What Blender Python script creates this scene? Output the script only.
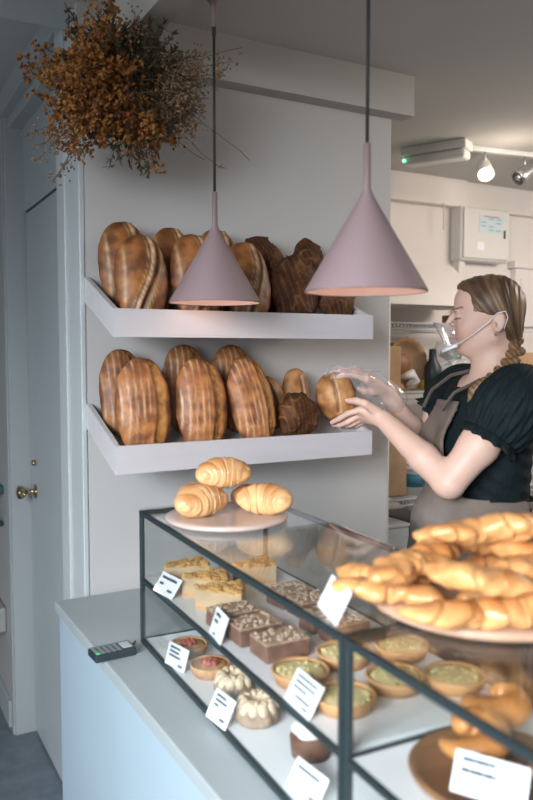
import bpy, bmesh, math, random
import numpy as np
from mathutils import Vector, Matrix
random.seed(7); rng = np.random.default_rng(7)
S = bpy.context.scene; C = S.collection
PI = math.pi
for o in list(bpy.data.objects): bpy.data.objects.remove(o)

# ---------------------------------------------------------------- camera, world, lights, exposure
YAW = math.radians(28.8); PITCH = math.atan(48/760)
cd = bpy.data.cameras.new('camera'); cam = bpy.data.objects.new('camera', cd); C.objects.link(cam)
cam.location = (0, 0, 1.5); cam.rotation_euler = (PI/2-PITCH, 0, -YAW)
cd.sensor_fit = 'HORIZONTAL'; cd.sensor_width = 24; cd.lens = 24*760/533; cd.clip_start = .05
cd.dof.use_dof = True; cd.dof.focus_distance = 2.0; cd.dof.aperture_fstop = 3.2
S.camera = cam
w = bpy.data.worlds.new('world'); S.world = w; w.use_nodes = True
w.node_tree.nodes['Background'].inputs[0].default_value = (.78, .82, .88, 1)
w.node_tree.nodes['Background'].inputs[1].default_value = .18
def area(name, loc, target, sx, sy, power, col, spread=180):
    l = bpy.data.lights.new(name, 'AREA'); l.shape = 'RECTANGLE'; l.size = sx; l.size_y = sy; l.energy = power; l.color = col
    l.spread = math.radians(spread)
    o = bpy.data.objects.new(name, l); C.objects.link(o); o.location = loc
    o.rotation_euler = (Vector(target)-Vector(loc)).to_track_quat('-Z', 'Y').to_euler(); return o
area('shop_window_daylight', (-1.45, -.45, 1.90), (.64, .85, .75), 1.5, 1.0, 42, (.86, .92, 1.0), 72)
area('left_fill_light', (-2.5, 1.6, 1.2), (.6, 2.0, 1.1), 1.5, 1.2, 9, (.78, .90, 1.0), 150)  # added cool fill, brightens the door wall and shelf ends the main light misses
area('rear_fill_light', (-.2, -2.6, .8), (.7, 1.0, .7), 1.6, 1.3, 5, (.84, .91, 1.0), 120)  # added broad dim fill from behind the camera, no door modelled there
area('kitchen_ceiling_light', (2.9, 1.3, 2.27), (2.45, 2.3, 1.1), .9, .5, 32, (1.0, .88, .78))
S.view_settings.view_transform = 'Standard'; S.view_settings.look = 'None'
S.view_settings.exposure = 0.0; S.view_settings.gamma = 1; S.view_settings.use_curve_mapping = False
S.cycles.use_denoising = True; S.cycles.max_bounces = 8; S.cycles.transparent_max_bounces = 24

# ---------------------------------------------------------------- materials
def mat(name, col, rough=.6, var=0., scale=8, bump=0., bscale=60, metal=0., spec=.5, vc=False, emis=None, es=0, alpha=1, trans=0, sss=0, col2=None, coat=0, stretch=None):
    m = bpy.data.materials.new(name); m.use_nodes = True; nt = m.node_tree; N = nt.nodes; L = nt.links
    b = N['Principled BSDF']; b.inputs['Roughness'].default_value = rough; b.inputs['Metallic'].default_value = metal
    b.inputs['Specular IOR Level'].default_value = spec; b.inputs['Alpha'].default_value = alpha
    b.inputs['Transmission Weight'].default_value = trans
    b.inputs['Coat Weight'].default_value = coat
    if sss: b.inputs['Subsurface Weight'].default_value = sss; b.inputs['Subsurface Radius'].default_value = (.02, .008, .004); b.inputs['Subsurface Scale'].default_value = .3
    tc = N.new('ShaderNodeTexCoord'); vec = tc.outputs['Object']
    if stretch:
        mp = N.new('ShaderNodeMapping'); mp.inputs['Scale'].default_value = stretch; L.new(vec, mp.inputs[0]); vec = mp.outputs[0]
    n = N.new('ShaderNodeTexNoise'); n.inputs['Scale'].default_value = scale; n.inputs['Detail'].default_value = 5; L.new(vec, n.inputs['Vector'])
    c2 = col2 if col2 else tuple(c*(1-var) for c in col)
    mx = N.new('ShaderNodeMix'); mx.data_type = 'RGBA'
    rp = N.new('ShaderNodeMapRange'); rp.inputs[1].default_value = .35; rp.inputs[2].default_value = .65; L.new(n.outputs[0], rp.inputs[0])
    L.new(rp.outputs[0], mx.inputs[0]); mx.inputs[6].default_value = (*col, 1); mx.inputs[7].default_value = (*c2, 1)
    out = mx.outputs[2]
    if vc:
        a = N.new('ShaderNodeAttribute'); a.attribute_name = 'Col'
        mm = N.new('ShaderNodeMix'); mm.data_type = 'RGBA'; mm.blend_type = 'MULTIPLY'; mm.inputs[0].default_value = 1
        L.new(out, mm.inputs[6]); L.new(a.outputs[0], mm.inputs[7]); out = mm.outputs[2]
    L.new(out, b.inputs['Base Color'])
    if emis: b.inputs['Emission Color'].default_value = (*emis, 1); b.inputs['Emission Strength'].default_value = es
    if bump:
        n2 = N.new('ShaderNodeTexNoise'); n2.inputs['Scale'].default_value = bscale; n2.inputs['Detail'].default_value = 4; L.new(vec, n2.inputs['Vector'])
        bp = N.new('ShaderNodeBump'); bp.inputs['Strength'].default_value = bump; bp.inputs['Distance'].default_value = .004
        L.new(n2.outputs[0], bp.inputs['Height']); L.new(bp.outputs[0], b.inputs['Normal'])
    return m
def glassmat(name, tint, ior=1.5, rough=0.0, density=0.):
    m = bpy.data.materials.new(name); m.use_nodes = True; nt = m.node_tree; N = nt.nodes; L = nt.links
    N.remove(N['Principled BSDF']); out = N['Material Output']
    t = N.new('ShaderNodeBsdfTransparent'); t.inputs[0].default_value = (*tint, 1)
    g = N.new('ShaderNodeBsdfGlossy'); g.inputs['Roughness'].default_value = rough
    fr = N.new('ShaderNodeFresnel'); fr.inputs[0].default_value = ior
    geo = N.new('ShaderNodeNewGeometry')       # thin sheet: both faces use the same index ratio
    mr = N.new('ShaderNodeMapRange'); mr.inputs[3].default_value = ior; mr.inputs[4].default_value = 1/ior
    L.new(geo.outputs['Backfacing'], mr.inputs[0]); L.new(mr.outputs[0], fr.inputs[0])
    ms = N.new('ShaderNodeMixShader'); L.new(fr.outputs[0], ms.inputs[0]); L.new(t.outputs[0], ms.inputs[1]); L.new(g.outputs[0], ms.inputs[2])
    last = ms.outputs[0]
    if density:
        d = N.new('ShaderNodeBsdfDiffuse'); d.inputs[0].default_value = (.85, .86, .88, 1)
        m2 = N.new('ShaderNodeMixShader'); m2.inputs[0].default_value = density; L.new(last, m2.inputs[1]); L.new(d.outputs[0], m2.inputs[2]); last = m2.outputs[0]
    L.new(last, out.inputs[0]); return m

M = {}
M['wall'] = mat('warm_grey_paint', (.49, .475, .455), .85, .04, 3, .05, 90)
M['wall_white'] = mat('white_kitchen_paint', (.78, .73, .69), .8, .05, 2, .04, 60)
M['ceiling'] = mat('ceiling_paint', (.58, .56, .53), .9, .05, 2, .05, 50)
M['trim'] = mat('satin_grey_trim', (.47, .50, .50), .45, .04, 4, .03, 40)
M['door'] = mat('satin_grey_door', (.47, .51, .52), .42, .04, 3, .03, 30)
M['beam'] = mat('beige_beam_paint', (.47, .44, .40), .85, .05, 4, .04, 60)
M['floor'] = mat('blue_grey_vinyl', (.20, .24, .27), .5, .25, 14, .05, 80)
M['seam'] = mat('dark_gap', (.03, .03, .035), .9)
M['shelf'] = mat('pale_grey_shelf', (.56, .53, .53), .6, .04, 6, .03, 60, stretch=(1, 6, 6))
M['worktop'] = mat('grey_green_laminate', (.34, .38, .38), .38, .05, 5)
M['counter'] = mat('painted_counter_panel', (.35, .44, .49), .4, .04, 3)
M['frame'] = mat('dark_green_grey_metal', (.018, .030, .033), .5, .1, 20)
M['deck'] = mat('white_laminate_deck', (.86, .86, .87), .35, .03, 6)
M['glass'] = glassmat('clear_glass', (.975, .99, .985))
M['brass'] = mat('brass', (.60, .46, .26), .25, .1, 10, metal=1)
M['mauve'] = mat('mauve_powder_coat', (.245, .17, .17), .62, .03, 4)
M['shade_in'] = mat('pale_pink_lining', (.80, .64, .59), .8)
M['black'] = mat('black_plastic', (.018, .030, .034), .45)
M['cord'] = mat('black_cord', (.015, .015, .015), .7)
M['white'] = mat('white_plastic', (.72, .70, .66), .5, .04, 8)
M['metal'] = mat('brushed_steel', (.55, .56, .57), .35, .1, 20, metal=1)
M['wire'] = mat('white_coated_wire', (.62, .63, .62), .45, .05, 9)
M['card'] = mat('white_card', (.86, .87, .90), .55)
M['ink'] = mat('dark_ink', (.06, .07, .09), .7)
M['crust'] = mat('bread_crust', (1, 1, 1), .5, .35, 45, .35, 120, vc=True)
M['crustdark'] = mat('dark_bread_crust', (1, 1, 1), .65, .45, 26, .8, 70, vc=True, spec=.2)
M['pastry'] = mat('glazed_pastry', (1, 1, 1), .33, .14, 26, .25, 90, vc=True)
M['wood'] = mat('pale_wood_board', (.48, .30, .20), .5, .2, 6, .05, 40, stretch=(1, 9, 9))
M['wood_pink'] = mat('pale_marble_plate', (.58, .45, .39), .25, .12, 9)
M['wood_dark'] = mat('brown_wood', (.30, .15, .07), .5, .3, 8, .05, 40, stretch=(1, 8, 8))
M['cheesecake'] = mat('beige_cake_filling', (.56, .39, .23), .6, .15, 40, .15, 150)
M['crumb'] = mat('golden_crumble', (.72, .40, .14), .6, .45, 60, .4, 160)
M['brownie'] = mat('brownie_crumb', (.25, .125, .085), .7, .35, 60, .4, 200)
M['brownietop'] = mat('brownie_top_crumbs', (.50, .33, .22), .7, .45, 70, .6, 200)
M['nut'] = mat('chopped_nuts', (.66, .48, .34), .6, .3, 60)
M['tartcase'] = mat('baked_tart_case', (.66, .35, .16), .55, .25, 30, .2, 100)
M['quichefill'] = mat('quiche_filling', (.84, .64, .36), .5, .0, 40, .3, 120, col2=(.66, .58, .26))
M['jam'] = mat('raspberry_jam', (.50, .12, .08), .25, .35, 50, .3, 120)
M['icing'] = mat('caramel_icing', (.72, .56, .38), .45, .12, 30, .1, 60)
M['meringue'] = mat('white_meringue', (.85, .82, .78), .5)
M['choc'] = mat('chocolate_sponge', (.17, .075, .04), .7, .3, 60, .4, 160)
M['skin'] = mat('skin', (.97, .93, .91), .5, .05, 25, .04, 200, vc=True, sss=.12)
M['hair'] = mat('hair', (1, 1, 1), .42, .1, 40, .25, 300, vc=True)
M['blouse'] = mat('black_crinkle_cotton', (.006, .014, .016), .8, .4, 40, .8, 120, spec=.25, stretch=(1, 1, .35))
M['apron'] = mat('taupe_apron_canvas', (1, 1, 1), .8, .14, 22, .3, 90, vc=True)
M['jeans'] = mat('blue_denim', (.05, .12, .20), .8, .3, 60, .3, 300)
M['cardboard'] = mat('cardboard', (.45, .28, .15), .8, .15, 12)
M['paperbag'] = mat('brown_paper', (.46, .31, .19), .8, .25, 10, .5, 30)
M['teal'] = mat('teal_paint', (.06, .13, .15), .5)
M['green'] = mat('leafy_green', (.06, .12, .04), .6, .5, 40)
M['red'] = mat('red_packet', (.50, .07, .03), .4, .3, 30)
M['yellow'] = mat('yellow_packet', (.72, .46, .10), .4, .2, 30)
M['blue'] = mat('blue_label', (.05, .20, .28), .5)
M['bag'] = glassmat('clear_film', (.95, .95, .95), 1.45, .12, .22)
M['film'] = glassmat('glove_film', (.98, .98, .98), 1.5, .15, .13)
M['visor'] = glassmat('visor_plastic', (.97, .97, .98), 1.45, .08, .09)
M['bin'] = mat('grey_storage_plastic', (.42, .45, .47), .35, alpha=1)
M['led'] = mat('green_indicator', (.1, .8, .4), .4, emis=(.2, 1, .5), es=3)
M['lamp_on'] = mat('lit_lamp_glass', (1, .96, .9), .4, emis=(1, .93, .82), es=9)
M['bulb'] = mat('warm_bulb', (1, .8, .65), .4, emis=(1, .80, .68), es=6)
M['button'] = mat('grey_keys', (.16, .18, .18), .5)
M['green_key'] = mat('green_key', (.10, .60, .25), .4)
M['lcd'] = mat('lcd_panel', (.42, .47, .44), .3)
M['orange_dry'] = mat('dried_orange_blossom', (.19, .060, .012), .8, .6, 14, col2=(.36, .15, .025))
M['brown_dry'] = mat('dried_brown_leaf', (.05, .035, .018), .85, .5, 30, col2=(.13, .065, .02))
M['cream_dry'] = mat('dried_cream_seedhead', (.30, .18, .10), .85, .4, 30)
M['olive_dry'] = mat('dried_olive_leaf', (.075, .065, .03), .85, .4, 30)
M['sheet'] = mat('printed_sheet', (.60, .68, .70), .6)
M['sheetblue'] = mat('blue_print', (.25, .45, .55), .6)
M['stem_dry'] = mat('dried_stem', (.09, .06, .03), .85)

# ---------------------------------------------------------------- object helpers
def link(name, me, m=None, parent=None, smooth=False):
    o = bpy.data.objects.new(name, me); C.objects.link(o)
    if m: me.materials.append(M[m] if isinstance(m, str) else m)
    if parent: o.parent = parent
    if smooth: me.shade_smooth()
    return o
def tag(o, label, cat=None, group=None, kind=None):
    if label: o['label'] = label
    if cat: o['category'] = cat
    if group: o['group'] = group
    if kind: o['kind'] = kind
    return o
def thing(name, label, cat, loc=(0, 0, 0), rz=0, group=None):
    o = bpy.data.objects.new(name, None); C.objects.link(o); o.location = loc; o.rotation_euler = (0, 0, rz); o.empty_display_size = .05
    return tag(o, label, cat, group)
def dup(root, loc, rot=None, label=None, scale=None):
    r = root.copy(); C.objects.link(r); r.location = loc
    if rot is not None: r.rotation_euler = rot
    if label: r['label'] = label
    if scale: r.scale = scale if not isinstance(scale, (int, float)) else (scale,)*3
    for ch in list(root.children):
        c = ch.copy(); C.objects.link(c); c.parent = r
        for g in list(ch.children):
            d = g.copy(); C.objects.link(d); d.parent = c
    return r
class MB:
    def __init__(s): s.v = []; s.f = []; s.c = []
    def add(s, vs, fs, col=None):
        n = len(s.v); s.v += [tuple(map(float, v)) for v in vs]; s.f += [tuple(i+n for i in f) for f in fs]
        if col is not None: s.c += (list(col) if len(col) == len(vs) and hasattr(col[0], '__len__') else [col]*len(vs))
        return s
    def box(s, x0, x1, y0, y1, z0, z1, M4=None, bev=0):
        if bev:
            bm = bmesh.new(); bmesh.ops.create_cube(bm, size=1)
            for v in bm.verts: v.co = Vector(((x0+x1)/2+v.co.x*(x1-x0), (y0+y1)/2+v.co.y*(y1-y0), (z0+z1)/2+v.co.z*(z1-z0)))
            bmesh.ops.bevel(bm, geom=bm.edges[:], offset=bev, segments=2, profile=.5, affect='EDGES')
            bm.verts.index_update(); vs = [v.co.copy() for v in bm.verts]; fs = [[v.index for v in f.verts] for f in bm.faces]; bm.free()
        else:
            vs = [Vector(p) for p in ((x0, y0, z0), (x1, y0, z0), (x1, y1, z0), (x0, y1, z0), (x0, y0, z1), (x1, y0, z1), (x1, y1, z1), (x0, y1, z1))]
            fs = [(0, 3, 2, 1), (4, 5, 6, 7), (0, 1, 5, 4), (1, 2, 6, 5), (2, 3, 7, 6), (3, 0, 4, 7)]
        if M4 is not None: vs = [M4 @ v for v in vs]
        return s.add(vs, fs)
    def tube(s, pts, r, n=8, cap=True, col=None, flat=1.0):
        pts = [Vector(p) for p in pts]; rs = r if hasattr(r, '__len__') else [r]*len(pts)
        vs = []; fs = []; T0 = (pts[1]-pts[0]).normalized()
        a = T0.orthogonal().normalized()
        for i, p in enumerate(pts):
            T = (pts[min(i+1, len(pts)-1)]-pts[max(i-1, 0)]).normalized()
            a = (a-T*a.dot(T)).normalized(); b = T.cross(a)
            for k in range(n):
                t = 2*PI*k/n; vs.append(p+a*math.cos(t)*rs[i]+b*math.sin(t)*rs[i]*flat)
        for i in range(len(pts)-1):
            for k in range(n):
                k2 = (k+1) % n; fs.append((i*n+k, i*n+k2, (i+1)*n+k2, (i+1)*n+k))
        if cap: fs.append(tuple(range(n))[::-1]); fs.append(tuple((len(pts)-1)*n+k for k in range(n)))
        return s.add(vs, fs, col)
    def lathe(s, prof, n=48, c=(0, 0, 0), fr=None, closed=False, col=None, open0=False):
        vs = []; fs = []
        for i, (r, z) in enumerate(prof):
            for k in range(n):
                t = 2*PI*k/n; rr = r*(fr(t, i) if fr else 1)
                vs.append((c[0]+rr*math.cos(t), c[1]+rr*math.sin(t), c[2]+z))
        m = len(prof)
        for i in range(m-1 if not closed else m):
            j = (i+1) % m
            for k in range(n):
                k2 = (k+1) % n; fs.append((i*n+k, i*n+k2, j*n+k2, j*n+k))
        if not closed:
            if prof[0][0] > 1e-6 and not open0: fs.append(tuple(range(n))[::-1])
            if prof[-1][0] > 1e-6: fs.append(tuple((m-1)*n+k for k in range(n)))
        return s.add(vs, fs, col)
    def blob(s, c, r, n=8, rx=(0, 0, 0), col=None, jit=0):
        R = Matrix.Rotation(rx[2], 3, 'Z') @ Matrix.Rotation(rx[1], 3, 'Y') @ Matrix.Rotation(rx[0], 3, 'X')
        r = r if hasattr(r, '__len__') else (r, r, r); vs = []; fs = []; m = max(3, n//2)
        for i in range(m+1):
            p = PI*i/m
            for k in range(n):
                t = 2*PI*k/n; j = 1+(random.random()-.5)*jit
                vs.append(Vector(c)+R @ Vector((r[0]*math.sin(p)*math.cos(t)*j, r[1]*math.sin(p)*math.sin(t)*j, r[2]*math.cos(p)*j)))
        for i in range(m):
            for k in range(n):
                k2 = (k+1) % n; fs.append((i*n+k, (i+1)*n+k, (i+1)*n+k2, i*n+k2))
        return s.add(vs, fs, col)
    def build(s, name, m, parent=None, smooth=False, merge=False):
        me = bpy.data.meshes.new(name); me.from_pydata(s.v, [], s.f)
        if s.c:
            at = me.color_attributes.new('Col', 'FLOAT_COLOR', 'POINT')
            at.data.foreach_set('color', np.array([(*c, 1) for c in s.c], dtype=np.float32).ravel())
        if merge:
            bm = bmesh.new(); bm.from_mesh(me); bmesh.ops.remove_doubles(bm, verts=bm.verts, dist=1e-5)
            bmesh.ops.recalc_face_normals(bm, faces=bm.faces); bm.to_mesh(me); bm.free()
        me.update()
        return link(name, me, m, parent, smooth)
def bx(name, x0, x1, y0, y1, z0, z1, m, parent=None, bev=0):
    return MB().box(x0, x1, y0, y1, z0, z1, bev=bev).build(name, m, parent)
def struct(o): o['kind'] = 'structure'; return o
def noise3(p, s, seed=0):
    p = np.asarray(p)*s+seed*13.7
    return (np.sin(p[..., 0]*1.7+np.sin(p[..., 1]*1.3+1.1)*1.5)+np.sin(p[..., 1]*2.1+np.sin(p[..., 2]*1.7+.3)*1.7)+np.sin(p[..., 2]*1.9+np.sin(p[..., 0]*2.3+2.)*1.3))/3

# ---------------------------------------------------------------- room
struct(bx('floor', -2.8, 4.2, -3.0, 5.0, -.1, 0, 'floor'))
struct(bx('ceiling', -2.8, 4.2, -3.0, 2.02, 2.33, 2.42, 'ceiling'))
cb = MB(); cb.add([(-2.8, 2.02, 2.33), (.56, 2.02, 2.33), (.56, 2.25, 2.44), (-2.8, 2.25, 2.44), (.56, 5, 2.46), (-2.8, 5, 2.46),
                   (-2.8, 2.02, 2.55), (.56, 2.02, 2.55), (.56, 5, 2.55), (-2.8, 5, 2.55)],
                  [(0, 3, 2, 1), (3, 5, 4, 2), (6, 7, 8, 9), (1, 2, 4, 8, 7), (0, 6, 9, 5, 3), (0, 1, 7, 6), (5, 9, 8, 4)])
struct(cb.build('ceiling', 'ceiling'))
struct(bx('ceiling', .6, 4.2, 2.02, 5.0, 2.33, 2.42, 'ceiling'))
struct(bx('wall_back', .525, 1.483, 1.9, 2.10, 0, 2.33, 'wall', bev=.004))
# casing mouldings on the end of the display wall
tb = MB(); tb.box(.512, .526, 1.897, 1.955, 0, 2.33, bev=.003); tb.box(.517, .526, 1.955, 2.03, 0, 2.33, bev=.002); tb.box(.509, .526, 2.03, 2.11, 0, 2.36, bev=.003)
struct(tb.build('trim_1', 'trim'))
struct(bx('trim_2', .50, 1.525, 1.845, 1.90, 2.212, 2.33, 'beam'))
t3 = MB(); t3.add([(.575, -1, 2.33), (.60, -1, 2.245), (.662, -1, 2.245), (.662, -1, 2.33), (.575, 1.9, 2.33), (.60, 1.9, 2.245), (.662, 1.9, 2.245), (.662, 1.9, 2.33)],
                  [(0, 1, 2, 3), (7, 6, 5, 4), (0, 4, 5, 1), (1, 5, 6, 2), (2, 6, 7, 3), (3, 7, 4, 0)])
struct(t3.build('trim_3', 'beam'))
# left hand cupboard wall with its door set back in the frame
struct(bx('wall_left', .535, .66, 3.08, 5.0, 0, 2.46, 'wall'))
struct(bx('wall_left', .63, .70, 2.0, 3.1, 0, 2.46, 'wall'))
fr_ = MB(); fr_.box(.532, .63, 3.0, 3.08, 0, 2.455, bev=.004); fr_.box(.515, .63, 2.10, 3.08, 2.37, 2.455, bev=.004); fr_.box(.55, .60, 2.10, 3.0, 2.335, 2.375, bev=.003)
fr_.box(.525, .532, 3.01, 3.05, 0, 2.4, bev=.002)
struct(fr_.build('trim_4', 'trim'))
struct(bx('trim_5', .603, .63, 2.02, 3.0, 2.03, 2.34, 'door'))
door = MB().box(.606, .63, 2.13, 2.992, .012, 2.022, bev=.002).build('door_1', 'door'); struct(door)
dm = MB(); dm.box(.6115, .6135, 2.10, 3.0, 2.022, 2.031); dm.box(.6115, .6135, 2.991, 3.0, .0, 2.03)
dm.build('door_gap', 'seam', door)
kb = MB(); kb.lathe([(0, 0), (.011, .002), (.011, .012), (.006, .016), (0, .017)], 20)
lk = kb.build('door_lock', 'brass', door, True); lk.rotation_euler = (0, -PI/2, 0); lk.location = (.606, 2.90, 1.085)
kb = MB(); kb.lathe([(.028, 0), (.028, .004), (.009, .006), (.009, .035), (.018, .040), (.026, .052), (.024, .064), (.012, .070), (0, .071)], 28)
hn = kb.build('door_handle', 'brass', door, True); hn.rotation_euler = (0, -PI/2, 0); hn.location = (.606, 2.91, .975)
kb = MB(); kb.tube([(.545, 2.92, .995), (.545, 2.86, .985), (.555, 2.84, .975)], [.005, .006, .004]); kb.build('latch', 'brass', door, True)
struct(bx('baseboard_left', .52, .535, 3.08, 5.0, 0, .11, 'trim', bev=.003))
struct(bx('wall_far', -2.8, .66, 4.9, 5.0, 0, 2.5, 'wall'))
# kitchen beyond
struct(bx('wall_kitchen', 1.4, 4.2, 2.87, 2.97, 0, 2.33, 'wall_white'))
struct(bx('wall_right', 4.1, 4.2, -3, 2.87, 0, 2.33, 'wall_white'))
struct(bx('trim_6', 1.4, 2.66, 2.81, 2.87, 2.20, 2.33, 'wall_white', bev=.003))
struct(bx('trim_7', 2.62, 2.66, 2.82, 2.87, 0, 2.20, 'wall_white', bev=.003))
struct(bx('trim_8', 2.66, 4.1, 2.83, 2.87, 2.20, 2.33, 'wall_white', bev=.003))
d2 = struct(MB().box(3.02, 3.62, 2.835, 2.87, 0, 1.93, bev=.004).build('door_2', 'wall_white'))
mb_ = MB(); mb_.box(3.055, 3.28, 2.828, 2.836, .1, 1.88, bev=.002); mb_.box(3.31, 3.58, 2.828, 2.836, .1, 1.88, bev=.002); mb_.build('door_panel', 'wall_white', d2)
struct(bx('trim_9', 3.0, 3.64, 2.82, 2.87, 1.93, 1.965, 'wall_white', bev=.003))

# ---------------------------------------------------------------- counter
cn = thing('service_counter', 'blue grey service counter with grey laminate top under the glass display case', 'counter', (.648, .39, 0))
bx('counter_body', -.205, .205, -2.2, 1.49, 0, .855, 'counter', cn, bev=.003)
bx('worktop', -.215, .215, -2.21, 1.495, .855, .88, 'worktop', cn, bev=.003)

# ---------------------------------------------------------------- display case (two glass modules)
X0, X1 = .505, .807
def case_module(y0, y1, label, name='glass_display_case'):
    t = thing(name, label, 'display case', (.500+.0375*(y0-.725), y0, .881), -.0375, 'glass display cases on the counter')
    W = X1-X0; D = y1-y0; H = .284; f = .009
    def rail(x0, x1, ya, yb, z0, z1, nm='frame_rail'): MB().box(x0, x1, ya, yb, z0, z1, bev=.001).build(nm, 'frame', t)
    for x in (0, W-f):
        for y in (0, D-f): rail(x, x+f, y, y+f, 0, H, 'post')
    for z in (0, H-f):
        for x in (0, W-f): rail(x, x+f, f, D-f, z, z+f)
        for y in (0, D-f): rail(f, W-f, y, y+f, z, z+f)
    for y in (0, D-f): rail(f, W-f, y, y+f, .122, .1335)
    rail(0, f, f, D-f, .133, .140); rail(W-f, W, f, D-f, .133, .140)
    bx('base_tray', f, W-f, f, D-f, .002, .008, 'deck', t)
    bx('shelf_deck', f, W-f, f, D-f, .134, .140, 'deck', t)
    bx('glass_pane', .0025, .0055, f, D-f, f, H-f, 'glass', t)
    bx('glass_pane', W-.0055, W-.0025, f, D-f, f, H-f, 'glass', t)
    bx('glass_pane', f, W-f, D-.0055, D-.0025, f, H-f, 'glass', t)
    bx('glass_top', .001, W-.001, .001, D-.001, H, H+.004, 'glass', t)
    return t
case_module(.725, 1.525, 'far glass display case nearest the wall, holding cake slices, brownies and small quiches')
case_module(-.10, .722, 'near glass display case closest to the viewer, with large brown pastries inside')
ZL, ZM, ZT = .881+.0085, .881+.1405, .881+.2885

# ---------------------------------------------------------------- bread shelves
def bread_shelf(zfb, zft, zbb, zbt, label):
    t = thing('bread_shelf', label, 'shelf', (.525, 1.66, zfb), 0, 'tilted bread shelves on the wall')
    Wd = .715; D = .238; T = .012; rise = zbb-zfb
    h = zft-zfb
    def prism(name, x0, x1, poly):
        n = len(poly); vs = [(x0, y, z) for y, z in poly]+[(x1, y, z) for y, z in poly]
        fs = [tuple(range(n)), tuple(range(2*n-1, n-1, -1))]+[(i, n+i, n+(i+1) % n, (i+1) % n) for i in range(n)]
        b = MB(); b.add(vs, fs); return b.build(name, 'shelf', t, merge=True)
    prism('front_lip', 0, Wd, [(0, 0), (T, 0), (T, h), (0, h)])
    prism('side_panel', 0, T, [(T, 0), (D, rise), (D, rise+h), (T, h)])
    prism('side_panel', Wd-T, Wd, [(T, 0), (D, rise), (D, rise+h), (T, h)])
    prism('shelf_board', T, Wd-T, [(T, 0), (D, rise-.004), (D, rise+T-.004), (T, T)])
    return t
bread_shelf(1.534, 1.598, 1.623, 1.697, 'upper tilted grey bread shelf on the wall behind the pendant lamps')
bread_shelf(1.222, 1.287, 1.305, 1.368, 'lower tilted grey bread shelf on the wall, where the woman sets a bun')
def zfloor(y, up): return (1.534+(y-1.66)*.357 if up else 1.222+(y-1.66)*.345)+.0125

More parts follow.
